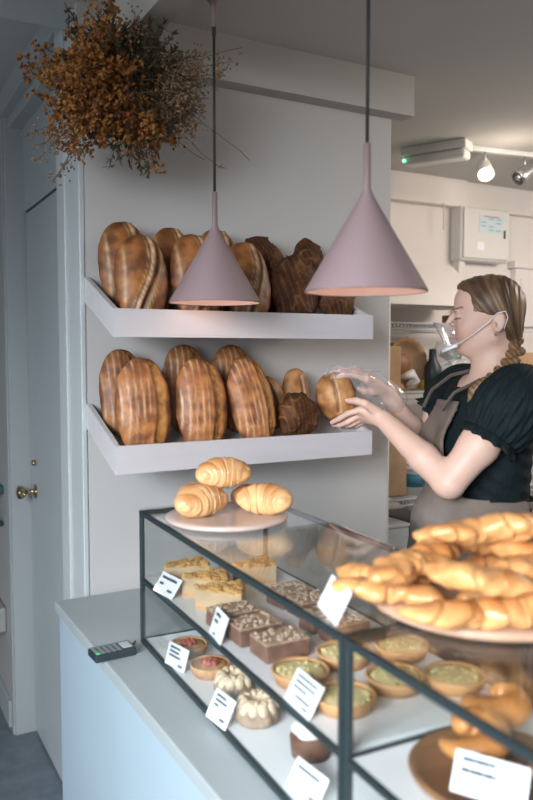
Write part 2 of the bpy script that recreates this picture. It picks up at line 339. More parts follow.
# ---------------------------------------------------------------- loaves
def mixc(a, b, t):
    t = np.clip(t, 0, 1)[..., None]; return np.asarray(a)*(1-t)+np.asarray(b)*t
def loaf_mesh(L, W, T, kind, seed, nu=88, nv=88):
    """standing loaf: length along z, width x, depth y, front is -y, base at z=0"""
    r = np.random.default_rng(seed)
    u = np.linspace(0, PI, nu)[:, None]; v = np.linspace(0, 2*PI, nv, endpoint=False)[None, :]
    e = .86
    su = np.sin(u)**e; cu = np.sign(np.cos(u))*np.abs(np.cos(u))**.95
    x = su*np.cos(v); y = su*np.sin(v)*np.ones_like(x); z = cu*np.ones_like(v)
    back = np.clip(y, 0, 1); y = y-back*.45
    P = np.stack([x*W/2, y*T/2, z*L/2], -1)
    nz = noise3(P, 38, seed)*.5+noise3(P, 90, seed+1)*.3
    d = nz*.0025
    front = np.clip(-y*1.6, 0, 1)
    # colours
    base = {'stripe': (.32, .105, .032), 'swirl': (.22, .072, .020), 'dark': (.045, .017, .008), 'plain': (.42, .17, .055), 'seeded': (.22, .08, .026)}[kind]
    hi = {'stripe': (.54, .215, .065), 'swirl': (.42, .155, .04), 'dark': (.12, .042, .014), 'plain': (.60, .29, .10), 'seeded': (.38, .14, .04)}[kind]
    col = mixc(base, hi, .5+nz*1.2)
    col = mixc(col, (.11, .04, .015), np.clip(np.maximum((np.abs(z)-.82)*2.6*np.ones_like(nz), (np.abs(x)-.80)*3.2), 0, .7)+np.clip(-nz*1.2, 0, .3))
    xx = x*np.ones_like(nz); zz = z*np.ones_like(nz)
    if kind in ('stripe', 'seeded'):
        cx = .26+.16*np.cos(zz*1.6)-.12+r.uniform(-.05, .05)   # lengthwise opening
        s = (xx-cx)
        open_ = np.clip(s*14, 0, 1)*np.clip((.46-s)*8, 0, 1)*(np.abs(zz) < .9)*np.clip(front*1.6, 0, 1)
        ear = np.exp(-((s)/.035)**2)*(np.abs(zz) < .85)*front
        d = d+ear*.006-open_*.004+open_*noise3(P, 260, seed)*.0020
        fl = np.clip(np.sin(xx*27+noise3(P, 14, seed)*1.3)*1.9-.7, 0, 1)*np.clip(-(s+.03)*20, 0, 1)*np.clip(front*2, 0, 1)*(np.abs(zz) < .95)
        fl = fl*np.clip(.62+.9*noise3(P, 22, seed+4), .08, 1)
        col = mixc(col, (.68, .45, .28), fl*(.80+.3*noise3(P, 60, seed)))
        col = mixc(col, (.68, .35, .10), open_*(.6+.6*noise3(P, 130, seed)))
        col = mixc(col, (.17, .07, .03), ear*.7)
    elif kind == 'swirl':
        cx = .35*np.sin((zz+.25)*2.0)*1.0+.02
        s = xx-cx
        ear = np.exp(-((s)/.05)**2)*(np.abs(zz) < .93)*front
        vv = np.exp(-((s-.13)/.07)**2)*(np.abs(zz) < .9)*front
        d = d+ear*.008-vv*.005
        fl = (np.exp(-((s+.08)/.04)**2)+.8*np.exp(-((s-.30)/.045)**2)+.7*np.exp(-((xx+.72)/.05)**2)+.6*np.exp(-((s+.24)/.025)**2)+.5*np.exp(-((s-.42)/.025)**2))*front*(np.abs(zz) < .95)
        col = mixc(col, (.72, .50, .28), fl*(.85+.5*noise3(P, 90, seed)))
        col = mixc(col, (.11, .045, .02), vv*.75)
    elif kind == 'dark':
        big = noise3(P, 24, seed)+.6*noise3(P, 55, seed+3)
        d = d+big*.0075
        rid = np.exp(-(np.abs(noise3(P, 42, seed+5))/.07)**2)
        d = d+rid*.005
        col = mixc(col, (.50, .25, .09), rid*.42*np.clip(.4+big, 0, 1))
        fl = np.clip(np.sin(xx*26+zz*12)*1.6-1.0, 0, 1)*front
        col = mixc(col, (.40, .24, .12), fl*.35)
    elif kind == 'plain':
        s = xx-.18*np.cos(zz*1.5)+.02; ear = np.exp(-(s/.05)**2)*(np.abs(zz) < .72)*front
        d = d-ear*.006+np.exp(-((s-.12)/.07)**2)*.003*front
        col = mixc(col, (.15, .065, .025), ear*.8); col = mixc(col, (.70, .48, .28), np.exp(-((s-.13)/.06)**2)*.5*front*(np.abs(zz) < .75))
    nrm = np.stack([x/(W/2), y/(T/2), z/(L/2)*np.ones_like(x)], -1); nrm /= np.linalg.norm(nrm, axis=-1, keepdims=True)+1e-9
    P = P+nrm*d[..., None]
    vs = P.reshape(-1, 3); fs = []
    for i in range(nu-1):
        for k in range(nv):
            k2 = (k+1) % nv; fs.append((i*nv+k, (i+1)*nv+k, (i+1)*nv+k2, i*nv+k2))
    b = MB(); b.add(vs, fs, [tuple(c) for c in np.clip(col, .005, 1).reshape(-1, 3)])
    return b
def loaf(name, L, W, T, kind, seed, x, y, up, lean, roll, label, cat, group, z=None, yaw=0):
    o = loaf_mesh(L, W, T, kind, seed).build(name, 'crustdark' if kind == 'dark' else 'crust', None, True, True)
    o.rotation_euler = (lean, roll, yaw)
    Rm = Matrix.Rotation(lean, 3, 'X') if False else o.rotation_euler.to_matrix()
    lo = min((Rm @ v.co).z for v in o.data.vertices)
    # rest the lowest point on the tilted board
    best = -1e9
    for v in o.data.vertices:
        p = Rm @ v.co
        best = max(best, zfloor(y+p.y, up)-p.z)
    o.location = (x, y, best+.0005 if z is None else z)
    return tag(o, label, cat, group)
GU, GL = 'sourdough loaves on the upper shelf', 'sourdough loaves on the lower shelf'
LB = -.16
loaf('sourdough_loaf', .235, .138, .075, 'stripe', 11, .614, 1.728, False, LB, .01, 'striped oval loaf in front at the left end of the lower shelf', 'bread loaf', GL)
loaf('sourdough_loaf', .235, .136, .075, 'stripe', 12, .765, 1.728, False, LB, 0, 'striped oval loaf in front, second from left on the lower shelf', 'bread loaf', GL)
loaf('sourdough_loaf', .238, .124, .075, 'stripe', 13, .908, 1.732, False, LB, -.17, 'leaning striped oval loaf, third and rightmost large one in front on the lower shelf', 'bread loaf', GL)
loaf('sourdough_loaf', .225, .120, .066, 'seeded', 14, .596, 1.822, False, LB, -.02, 'oval loaf behind the leftmost striped loaf of the lower shelf', 'bread loaf', GL)
loaf('sourdough_loaf', .235, .135, .066, 'seeded', 15, .765, 1.825, False, LB, 0, 'darker oval loaf behind the second striped loaf of the lower shelf', 'bread loaf', GL)
loaf('sourdough_loaf', .235, .132, .066, 'seeded', 16, .905, 1.825, False, LB, -.05, 'oval loaf behind the leaning striped loaf of the lower shelf', 'bread loaf', GL)
loaf('small_brown_bread', .150, .10, .06, 'plain', 21, 1.012, 1.822, False, LB, -.3, 'small brown loaf at the back of the lower shelf beside the leaning striped loaf', 'bread loaf', 'small breads on the lower shelf')
loaf('rustic_bread', .135, .112, .070, 'dark', 22, 1.045, 1.728, False, LB, .2, 'small dark knobbly bread in front on the lower shelf beside the leaning striped loaf', 'bread loaf', 'small breads on the lower shelf')
loaf('small_brown_bread', .165, .092, .06, 'plain', 23, 1.100, 1.828, False, LB, .05, 'small brown loaf behind the bun the woman is holding', 'bread loaf', 'small breads on the lower shelf')
loaf('sourdough_loaf', .215, .132, .072, 'swirl', 31, .612, 1.726, True, LB, .02, 'swirl-scored loaf in front at the left end of the upper shelf', 'bread loaf', GU)
loaf('sourdough_loaf', .225, .132, .072, 'swirl', 32, .752, 1.726, True, LB, -.06, 'swirl-scored loaf in front, left of the left pendant lamp', 'bread loaf', GU)
loaf('sourdough_loaf', .215, .130, .072, 'swirl', 33, .892, 1.726, True, LB, -.05, 'loaf in front mostly hidden by the left pendant lamp shade', 'bread loaf', GU)
loaf('sourdough_loaf', .225, .136, .066, 'swirl', 34, .606, 1.822, True, LB, -.05, 'taller loaf behind the leftmost loaf of the upper shelf', 'bread loaf', GU)
loaf('sourdough_loaf', .220, .122, .066, 'swirl', 35, .728, 1.822, True, LB, 0, 'loaf at the back of the upper shelf, second from left', 'bread loaf', GU)
loaf('sourdough_loaf', .225, .130, .066, 'swirl', 36, .856, 1.822, True, LB, .02, 'loaf at the back peeking out left above the left pendant shade', 'bread loaf', GU)
for sd, L_, W_, x_, y_, rl, lab in ((41, .180, .150, 1.040, 1.735, .12, 'dark craggy loaf in front between the two pendant lamps'), (42, .215, .120, .990, 1.822, -.12, 'dark craggy loaf at the back beside the left pendant lamp'),
                                    (43, .215, .122, 1.130, 1.82, .15, 'dark craggy loaf at the back left of the right pendant lamp'), (44, .155, .102, 1.162, 1.735, -.10, 'low dark craggy loaf in front at the right end of the upper shelf')):
    loaf('dark_rustic_loaf', L_, W_, .072, 'dark', sd, x_, y_, True, LB, rl, lab, 'bread loaf', 'dark rustic loaves on the upper shelf')
bun = loaf_mesh(.134, .112, .078, 'plain', 51).build('bread_bun', 'crust', None, True, True)
bun.location = (1.178, 1.745, 1.378); bun.rotation_euler = (-.1, -.22, -.75)
tag(bun, 'round golden bun held between the hands of the woman', 'bread bun')

# ---------------------------------------------------------------- pendant lamps
def pendant():
    t = thing('pendant_lamp', 'left mauve cone pendant lamp, the farther one by the loaves', 'pendant lamp', (.7235, 1.555, 1.609), 0, 'mauve cone pendant lamps')
    b = MB(); b.lathe([(.0995, .0), (.1025, 0), (.1025, .003), (.012, .158), (.0065, .172), (.006, .245), (0, .246)], 64, open0=True)
    b.build('lamp_shade', 'mauve', t, True)
    b = MB(); b.lathe([(.1005, .0008), (.012, .150), (0, .152)], 64, open0=True); b.build('shade_lining', 'shade_in', t, True)
    b = MB(); b.blob((0, 0, .055), (.016, .016, .022), 20); b.build('bulb', 'bulb', t, True)
    b = MB(); b.tube([(0, 0, .243), (0, 0, .62)], .0030, 10); b.build('cord', 'cord', t, True)
    b = MB(); b.lathe([(.005, .60), (.007, .646), (.056, .712), (.056, .7185), (0, .7185)], 40); b.build('ceiling_rose', 'mauve', t, True)
    b = MB(); b.lathe([(.0035, .582), (.0045, .584), (.0045, .602), (.0035, .604)], 12); b.build('cord_grip', 'cord', t, True)
    for L_ in ((0, 0),):
        l = bpy.data.lights.new('pendant_bulb_light', 'POINT'); l.energy = .16; l.color = (1, .62, .45); l.shadow_soft_size = .02
        o = bpy.data.objects.new('pendant_bulb_light', l); C.objects.link(o); o.parent = t; o.location = (0, 0, .018)
    return t
p1 = pendant()
p2 = dup(p1, (.765, 1.045, 1.60), label='right mauve cone pendant lamp, the nearer and larger-looking one')

# ---------------------------------------------------------------- price cards
def card(x, y, z, w_, h_, lean, rz, lines, label, grp, nm='price_card'):
    t = thing(nm, label, 'price card', (x, y, z), rz, grp)
    R = Matrix.Rotation(lean, 4, 'Y')
    b = MB().box(-.0008, .0008, -w_/2, w_/2, .0, h_, M4=R, bev=.0004); b.build('card_face', 'card', t)
    i = MB()
    for (a, c, zz, th) in lines:   # text rows: start, end across, height, thickness (as short word strokes)
        p = a
        while p < c-.001:
            q = min(c, p+random.uniform(.006, .012)*w_/.05); i.box(-.0014, -.0007, -q, -p, zz, zz+th*1.25, M4=R); p = q+.0008
    if i.v: i.build('printed_text', 'ink', t)
    s = MB().box(0.001, .012, -.006, .006, 0, .004).build('card_foot', 'metal', t)
    return t
def rows(w_, h_, spec):
    return [(-w_/2+w_*a, -w_/2+w_*b, h_*z, h_*th) for a, b, z, th in spec]
s1 = [(.12, .85, .72, .10), (.12, .32, .42, .09), (.62, .85, .22, .09)]
s2 = [(.12, .62, .78, .08), (.12, .6, .60, .08), (.12, .7, .42, .08), (.66, .86, .12, .09)]
s3 = [(.15, .5, .74, .09), (.15, .42, .5, .09), (.3, .5, .1, .05)]
s4 = [(.12, .85, .82, .05), (.12, .85, .66, .05), (.12, .6, .50, .05), (.3, .85, .28, .05), (.65, .85, .12, .05)]
GM, GB = 'price cards on the upper deck of the case', 'price cards on the lower deck of the case'
card(.529, 1.390, ZM, .079, .042, .62, .12, rows(.079, .042, s1), 'white price card in front of the crumble slices', GM)
card(.523, 1.132, ZM, .064, .046, .34, -.14, rows(.064, .046, s3), 'white price card in front of the brownies', GM)
card(.512, .849, ZM, .073, .046, .52, -.06, rows(.073, .046, s4), 'white price card beside the front quiche', GM)
card(.566, .556, ZM+.0135, .078, .042, .56, .52, rows(.078, .042, [(.10, .55, .76, .10), (.10, .60, .50, .10)]), 'white price card in front of the brown swirl pastry in the near case', GM)
card(.535, 1.344, ZL, .067, .043, .30, .20, rows(.067, .043, s2), 'white price card in front of the jam tarts', GB)
card(.512, 1.107, ZL, .063, .048, .48, .09, rows(.063, .048, [(.15, .6, .8, .07), (.15, .7, .64, .07), (.15, .4, .48, .07), (.6, .85, .14, .08)]), 'white price card in front of the iced ring cakes', GB)
card(.526, .860, ZL, .073, .042, .55, .07, rows(.073, .042, [(.12, .8, .72, .07), (.7, .88, .12, .08)]), 'white price card in front of the meringue-topped cake', GB)
card(.518, .786, ZT, .078, .044, .48, -.29, [(-.012, -.0085, .010, .003)], 'white price card on top of the case beside the board of pastries', 'price card on the case top')

# ---------------------------------------------------------------- cakes
def wedge(seed, x, y, rz, label, sc=1.0):
    t = thing('crumble_slice', label, 'cake slice', (x, y, ZM), rz, 'crumble topped cake slices')
    L_, W_, H_ = .088*sc, .074*sc, .036*sc
    def pr(z0, z1, inset=0):
        b = MB(); p = [(-L_/2+inset, 0), (L_/2-inset, -W_/2+inset), (L_/2+.006-inset, 0), (L_/2-inset, W_/2-inset)]
        n = len(p); vs = [(a, c, z0) for a, c in p]+[(a, c, z1) for a, c in p]
        b.add(vs, [tuple(range(n))[::-1], tuple(range(n, 2*n))]+[(i, (i+1) % n, n+(i+1) % n, n+i) for i in range(n)]); return b
    pr(.006, H_, .0005).build('filling', 'cheesecake', t); pr(0, .007).build('pastry_base', 'tartcase', t)
    b = pr(H_, H_+.004, -.0005).build('crumble_layer', 'crumb', t)
    r = random.Random(seed); b = MB()
    for i in range(120):
        a = r.random()**.6; xx = -L_/2+a*L_; yy = r.uniform(-1, 1)*W_/2*a*.95; s_ = r.uniform(.003, .0075)
        b.blob((xx, yy, H_+.004+r.uniform(0, .003)), (s_, s_*.9, s_*.8), 6, jit=.4)
    o = b.build('crumble_lumps', 'crumb', t, False); o['kind'] = 'stuff'
    return t
wedge(1, .600, 1.445, -.15, 'crumble-topped cake slice, farthest left behind the first price card')
wedge(2, .600, 1.345, -.45, 'crumble-topped cake slice in the middle of the row')
wedge(3, .592, 1.262, -.50, 'crumble-topped cake slice nearest the brownies')
wedge(4, .725, 1.385, -.1, 'crumble-topped cake slice standing alone behind the others', .95)
def brownie(seed, x, y, rz, label, sx=.078, sy=.056):
    t = thing('brownie', label, 'brownie', (x, y, ZM), rz, 'brownies in two rows')
    r = random.Random(seed)
    b = MB().box(-sx/2, sx/2, -sy/2, sy/2, 0, .028, bev=.003); 
    b.v = [(v[0]+r.uniform(-.0012, .0012), v[1]+r.uniform(-.0012, .0012), v[2] if v[2] < .003 else v[2]+r.uniform(-.001, .001)) for v in b.v]
    b.build('sponge', 'brownie', t)
    MB().box(-sx/2-.0005, sx/2+.0005, -sy/2-.0005, sy/2+.0005, .0275, .0315, bev=.0012).build('top_crust', 'brownietop', t)
    b = MB()
    for i in range(46):
        s_ = r.uniform(.0015, .0042); b.blob((r.uniform(-.46, .46)*sx, r.uniform(-.46, .46)*sy, .0325), (s_, s_, s_*.7), 6, jit=.5)
    o = b.build('chopped_nuts', 'nut', t); o['kind'] = 'stuff'
    return t
brownie(1, .577, 1.172, .03, 'brownie at the far end of the front row beside the crumble slices')
brownie(2, .580, 1.100, .0, 'brownie in the middle of the front row')
brownie(3, .586, 1.022, -.02, 'brownie at the near end of the front row, the largest looking')
brownie(4, .725, 1.228, .1, 'brownie at the far end of the back row', .07)
brownie(5, .730, 1.160, .0, 'brownie second from the far end of the back row', .07)
brownie(6, .712, 1.088, .05, 'brownie in the back row beside the middle of the front row', .078, .04)
brownie(7, .715, 1.030, .0, 'brownie at the near end of the back row', .078, .04)
def tart(name, x, y, z, r_, h, fill, label, cat, grp, flutes=0, top=None):
    t = thing(name, label, cat, (x, y, z), random.uniform(0, 3), grp)
    fr = (lambda th, i: 1+.025*math.cos(th*flutes)) if flutes else None
    b = MB(); b.lathe([(r_*.82, 0), (r_*.97, h*.8), (r_, h), (r_*.97, h+.002), (r_*.90, h+.001), (r_*.86, h*.7)], 96, fr=fr)
    b.build('pastry_case', 'tartcase', t, True)
    b = MB(); b.lathe([(r_*.89, h*.90), (r_*.7, h*.97), (r_*.3, h*1.02), (0, h*1.0)], 48, fr=lambda th, i: 1); f = b.build('filling', fill, t, True)
    return t
GQ = 'small round quiches'
for x, y, lab in ((.562, .920, 'quiche behind the striped price card, at the left of the quiches'), (.572, .822, 'front quiche on the right of the striped price card'), (.655, .945, 'quiche in the middle row just beyond the nearest brownie'),
                  (.670, .838, 'quiche in the middle of the group, near the corner post'), (.752, .925, 'quiche at the back left, partly below the pastry board'), (.748, .800, 'quiche at the back right, the one closest to the divider')):
    t = tart('small_quiche', x, y, ZM, .043, .019, 'quichefill', lab, 'quiche', GQ)
    b = MB()
    for i in range(26):
        a = random.uniform(0, 6.28); q = .034*math.sqrt(random.random()); s_ = random.uniform(.002, .005); b.blob((q*math.cos(a), q*math.sin(a), .019), (s_, s_*.7, .0022), 6, (0, 0, a), jit=.3)
    o = b.build('leek_pieces', mat('leek_green', (.60, .50, .22), .5) if 'leek_green' not in bpy.data.materials else bpy.data.materials['leek_green'], t, True); o['kind'] = 'stuff'
for x, y, lab in ((.588, 1.397, 'small jam tart behind the lower left price card'), (.586, 1.287, 'small jam tart on the lower deck, nearer one with a raspberry centre')):
    t = tart('jam_tart', x, y, ZL, .039, .020, 'crumb', lab, 'tart', 'jam tarts on the lower deck', 18)
    b = MB()
    for i in range(7):
        a = i*2*PI/6; q = 0 if i == 6 else .010; b.blob((q*math.cos(a), q*math.sin(a), .0225), (.0080, .0080, .007), 8, jit=.2)
    b.build('raspberry_centre', 'jam', t, True)
def ringcake(x, y, label):
    t = thing('iced_ring_cake', label, 'ring cake', (x, y, ZL), 0, 'iced ring cakes on the lower deck')
    fl = lambda th, i: 1+.05*abs(math.cos(th*4))
    b = MB(); b.lathe([(.012, .004), (.030, 0), (.036, .006), (.037, .016), (.032, .029), (.022, .034), (.013, .029), (.010, .015)], 64, fr=fl, closed=True)
    b.build('sponge_ring', 'brownietop', t, True)
    b = MB(); b.lathe([(.013, .030), (.017, .037), (.023, .039), (.029, .036), (.033, .029)], 64, open0=True)
    for i in range(11):
        a = 2*PI*i/11; b.blob((.030*math.cos(a), .030*math.sin(a), .030), (.0055, .0085, .0115), 12, (0, -.45, a), jit=.1)
        b.blob((.022*math.cos(a+.2), .022*math.sin(a+.2), .0375), (.0085, .0055, .0045), 10, (0, 0, a+.2), jit=.1)
    b.build('icing', 'icing', t, True)
    b = MB()
    for i in range(16):
        a = random.uniform(0, 6.28); b.blob((.022*math.cos(a), .022*math.sin(a), .0425), (.003, .002, .0015), 6, (0, 0, a*3))
    o = b.build('flaked_almonds', 'nut', t); o['kind'] = 'stuff'
ringcake(.588, 1.188, 'iced ring cake, the farther of the two beside its price card')
ringcake(.577, 1.082, 'iced ring cake nearest the viewer on the lower deck')
t = thing('meringue_cake', 'dark chocolate cake topped with white meringue on the lower deck near the corner post', 'cake', (.600, .950, ZL))
b = MB(); b.lathe([(.030, 0), (.033, .028), (.029, .034), (0, .035)], 40); b.build('chocolate_sponge', 'choc', t, True)
b = MB(); b.lathe([(.028, .034), (.030, .040), (.022, .050), (.024, .054), (.014, .062), (.013, .066), (.004, .074), (0, .075)], 40, fr=lambda th, i: 1+.08*math.cos(th*5+i*.8)); b.build('meringue', 'meringue', t, True)
t = thing('chocolate_ring', 'dark chocolate ring cake behind the iced ring cakes', 'ring cake', (.66, 1.12, ZL))
b = MB(); b.lathe([(.010, .004), (.028, 0), (.034, .010), (.030, .024), (.020, .029), (.011, .022)], 48, closed=True, fr=lambda th, i: 1+.05*abs(math.cos(th*4))); b.build('sponge_ring', 'choc', t, True)
b = MB(); b.lathe([(.012, .026), (.020, .031), (.028, .027)], 48); b.build('icing', 'choc', t, True)

# ---------------------------------------------------------------- laminated pastries
def sweep_pastry(pts, rad, segs, flat=.8, seed=0, light=(.80, .52, .22), dark=(.44, .19, .05), nt=120, nv=28, step=.16, ex=.62):
    """fat tapered roll with stepped layers along a bent spine"""
    pts = np.array(pts, float); tt = np.linspace(0, 1, len(pts)); t = np.linspace(0, 1, nt)
    # smooth spine by cubic-ish resampling
    P = np.stack([np.interp(t, tt, pts[:, i]) for i in range(3)], 1)
    for _ in range(14): P[1:-1] = (P[:-2]+2*P[1:-1]+P[2:])/4
    vs = []; cs = []
    for i in range(nt):
        T = P[min(i+1, nt-1)]-P[max(i-1, 0)]; T /= np.linalg.norm(T)+1e-9
        side = np.cross(T, (0, 0, 1)); side /= np.linalg.norm(side)+1e-9; upv = np.cross(side, T)
        s = t[i]; env = max(0, math.sin(PI*min(max(s, .0), 1)))**ex
        for k in range(nv):
            a = 2*PI*k/nv
            ph = s*segs+.25*math.sin(a+seed)              # slanted layer edges
            d = abs(s-.5)*2; fr = ph-math.floor(ph)
            saw = (fr if s > .5 else 1-fr)
            lump = 1+(.10*math.sin(s*13+a*2+seed*2)+.05*math.sin(s*29-a*3+seed) if step > .15 else 0)
            r = rad*env*lump*(1-step*saw) if 0 < i < nt-1 else rad*.05
            cxx = math.cos(a); czz = math.sin(a)
            vs.append(P[i]+side*cxx*r+upv*czz*r*flat)
            q = .5+.5*math.sin(seed*3+s*40+a*2)*.35; edge = max(0, 1-saw*5)
            c = np.array(light)*(1-q*.4)+np.array(dark)*q*.4
            c = c*(1-edge*.0)+np.array((.86, .66, .38))*0
            mixv = min(1, max(0, (czz*.5+.5)**1.15*1.0*(1-saw*.6)*(.8+.3*math.sin(s*9+a+seed))))
            c = np.array(light)*(1-mixv)+np.array(dark)*mixv*1.0
            c = c*(1-.35*max(0, 1-abs(saw-.97)*14))
            cs.append(tuple(np.clip(c, 0, 1)))
    fs = [(i*nv+k, i*nv+(k+1) % nv, (i+1)*nv+(k+1) % nv, (i+1)*nv+k) for i in range(nt-1) for k in range(nv)]
    fs.append(tuple(range(nv))[::-1]); fs.append(tuple((nt-1)*nv+k for k in range(nv)))
    return MB().add(vs, fs, cs)
def croissant_pts(L_, bend, sag=0):
    return [(math.sin(a)*L_*.55, bend*(math.cos(a)-1), 0) for a in np.linspace(-1.25, 1.25, 13)]
pl = thing('cake_plate', 'round pale plate holding the croissants on top of the case', 'plate', (.645, 1.335, ZT))
b = MB(); b.lathe([(.105, 0), (.119, .004), (.121, .009), (.118, .012), (.10, .0115), (0, .0115)], 72); b.build('plate_disc', 'wood_pink', pl, True)
zc = ZT+.0118
cr = [((.592, 1.345), .038, .098, .25, 0, 'croissant in front at the left of the plate'), ((.712, 1.300), .038, .090, -.75, 0, 'croissant at the right edge of the plate'),
      ((.612, 1.432), .031, .085, .9, 0, 'croissant at the back left of the plate'), ((.725, 1.400), .027, .076, .2, 0, 'croissant at the back of the plate mostly hidden'),
      ((.648, 1.360), .037, .092, -.15, .050, 'croissant stacked on top of the others')]
for i, ((x, y), rr, L_, rz, dz, lab) in enumerate(cr):
    o = sweep_pastry(croissant_pts(L_, .035), rr, 5, .86, i, light=(.88, .55, .26), dark=(.44, .15, .032), step=.08, ex=.5).build('croissant', 'pastry', None, True)
    o.location = (x, y, zc+rr*.78+dz); o.rotation_euler = (.0 if not dz else .15, 0, rz); tag(o, lab, 'croissant', 'croissants on the pale plate')
bd = thing('serving_board', 'round wooden board of golden pastries on top of the near case', 'board', (.728, .728, ZT))
b = MB(); b.lathe([(.142, 0), (.150, .004), (.150, .010), (.146, .014), (0, .014)], 72); b.build('board_disc', 'wood', bd, True)
zb = ZT+.0145
def twist_pts(L_, bend, wig=0): return [(s*L_, bend*(1-4*s*s)+wig*math.sin(s*7), 0) for s in np.linspace(-.5, .5, 11)]
tw = []
rp = random.Random(21)
for k, (x, y, dz) in enumerate([(.572, .735, 0), (.598, .655, 0), (.650, .598, 0), (.725, .585, 0), (.805, .615, 0), (.622, .800, 0), (.700, .822, 0), (.784, .790, 0), (.828, .712, 0), (.715, .712, 0),
                                (.590, .705, .036), (.635, .640, .038), (.705, .620, .038), (.650, .765, .036), (.730, .765, .038), (.795, .690, .038), (.700, .705, .066), (.760, .715, .070)]):
    tw.append((x, y, rp.uniform(-1.0, .35), dz, rp.uniform(.115, .150)))
pos_word = ['at the far left edge', 'at the front left, overhanging the edge', 'at the front edge', 'at the front right', 'at the right edge', 'at the back left', 'at the back', 'at the back right', 'at the far right', 'buried in the middle',
            'second layer, leftmost', 'second layer, front left', 'second layer, front', 'second layer, back left', 'second layer, back', 'second layer, right', 'on the very top, left one', 'on the very top, right one']
for i, (x, y, rz, dz, L_) in enumerate(tw):
    o = sweep_pastry(twist_pts(L_, .020*(-1)**i, .006), rp.uniform(.026, .031), rp.choice([4, 5, 6]), .62, i+2, light=(.78, .40, .15), dark=(.40, .14, .035), step=.16, ex=.42).build('filled_pastry', 'pastry', None, True)
    o.location = (x, y, zb+.0185+dz); o.rotation_euler = (rp.uniform(-.15, .15), rp.uniform(-.10, .10), rz); tag(o, 'golden pastry of the board pile, '+pos_word[i], 'pastry', 'golden pastries piled on the wooden board')
# near case contents
bd2 = thing('wooden_plate', 'round brown wooden plate under the swirl pastries inside the near case', 'plate', (.625, .600, ZM))
b = MB(); b.lathe([(.080, 0), (.094, .003), (.098, .010), (.095, .013), (.086, .008), (0, .007)], 72); b.build('plate_disc', 'wood_dark', bd2, True)
def swirl(x, y, z, R_, rz, label):
    pts = [(R_*(1-.115*a)*math.cos(a), R_*(1-.115*a)*math.sin(a), .010*a/3) for a in np.linspace(0, 7.2, 40)]
    o = sweep_pastry(pts, .0215, 3, .95, int(x*100), light=(.72, .33, .11), dark=(.40, .14, .035), nt=160, step=.06).build('swirl_pastry', 'pastry', None, True)
    o.location = (x, y, z+.0195); o.rotation_euler = (0, 0, rz); tag(o, label, 'pastry', 'brown swirl pastries in the near case')
swirl(.620, .632, ZM+.008, .036, 2.4, 'brown swirl pastry at the left of the wooden plate')
swirl(.715, .684, ZM+.0, .040, 1.0, 'brown swirl pastry behind, beyond the wooden plate')
swirl(.662, .528, ZM+.008, .036, .5, 'brown swirl pastry at the near side of the wooden plate')
swirl(.745, .500, ZM+.0, .040, 1.8, 'brown swirl pastry at the right of the near case')

# ---------------------------------------------------------------- card terminal
t = thing('card_terminal', 'small black keypad terminal lying on the counter beside the case', 'card terminal', (.452, 1.482, .8805), math.radians(3))
MB().box(-.040, .047, -.024, .026, 0, .016, bev=.003).build('terminal_body', 'black', t)
MB().box(.022, .042, -.013, .017, .0158, .0172, bev=.0004).build('screen', 'lcd', t)
for i in range(5):
    for j in range(4):
        g = (i == 0 and j == 0)
        o = MB().box(-.0365+i*.0112, -.0285+i*.0112, -.0195+j*.011, -.0120+j*.011, .0158, .0178, bev=.0006).build('key', 'green_key' if g else 'button', t)
        if g: o['label'] = 'bright green key'
b = MB(); b.tube([(.046, .008, .008), (.052, .010, .010), (.0555, .004, .018)], .0022, 8); b.build('cable', 'cord', t, True)
# ---------------------------------------------------------------- implicit surface mesher
class Sdf:
    def __init__(s): s.p = []
    def cone(s, a, b, ra, rb, k=.01): s.p.append(('c', np.array(a, float), np.array(b, float), ra, rb, k)); return s
    def chain(s, pts, rs, k=.006):
        for i in range(len(pts)-1): s.cone(pts[i], pts[i+1], rs[i], rs[i+1], k)
        return s
    def ell(s, c, r, k=.01, R=None, sub=False): s.p.append(('s' if sub else 'e', np.array(c, float), np.array(r, float), R, 0, k)); return s
    def __call__(s, X):
        d = np.full(len(X), 1e3)
        for q in s.p:
            if q[0] == 'c':
                _, a, b, ra, rb, k = q; ab = b-a; h = np.clip(((X-a) @ ab)/(ab @ ab), 0, 1)
                e = np.linalg.norm(X-a-h[:, None]*ab, axis=1)-(ra+(rb-ra)*h)
            else:
                _, c, r, R, _, k = q; Y = X-c
                if R is not None: Y = Y @ R
                k0 = np.linalg.norm(Y/r, axis=1); k1 = np.linalg.norm(Y/(r*r), axis=1)+1e-9; e = k0*(k0-1)/k1
            if q[0] == 's':
                h = np.maximum(k-np.abs(-e-d), 0)/k; d = np.maximum(d, -e)+h*h*k*.25
            else:
                h = np.maximum(k-np.abs(e-d), 0)/k; d = np.minimum(d, e)-h*h*k*.25
        return d
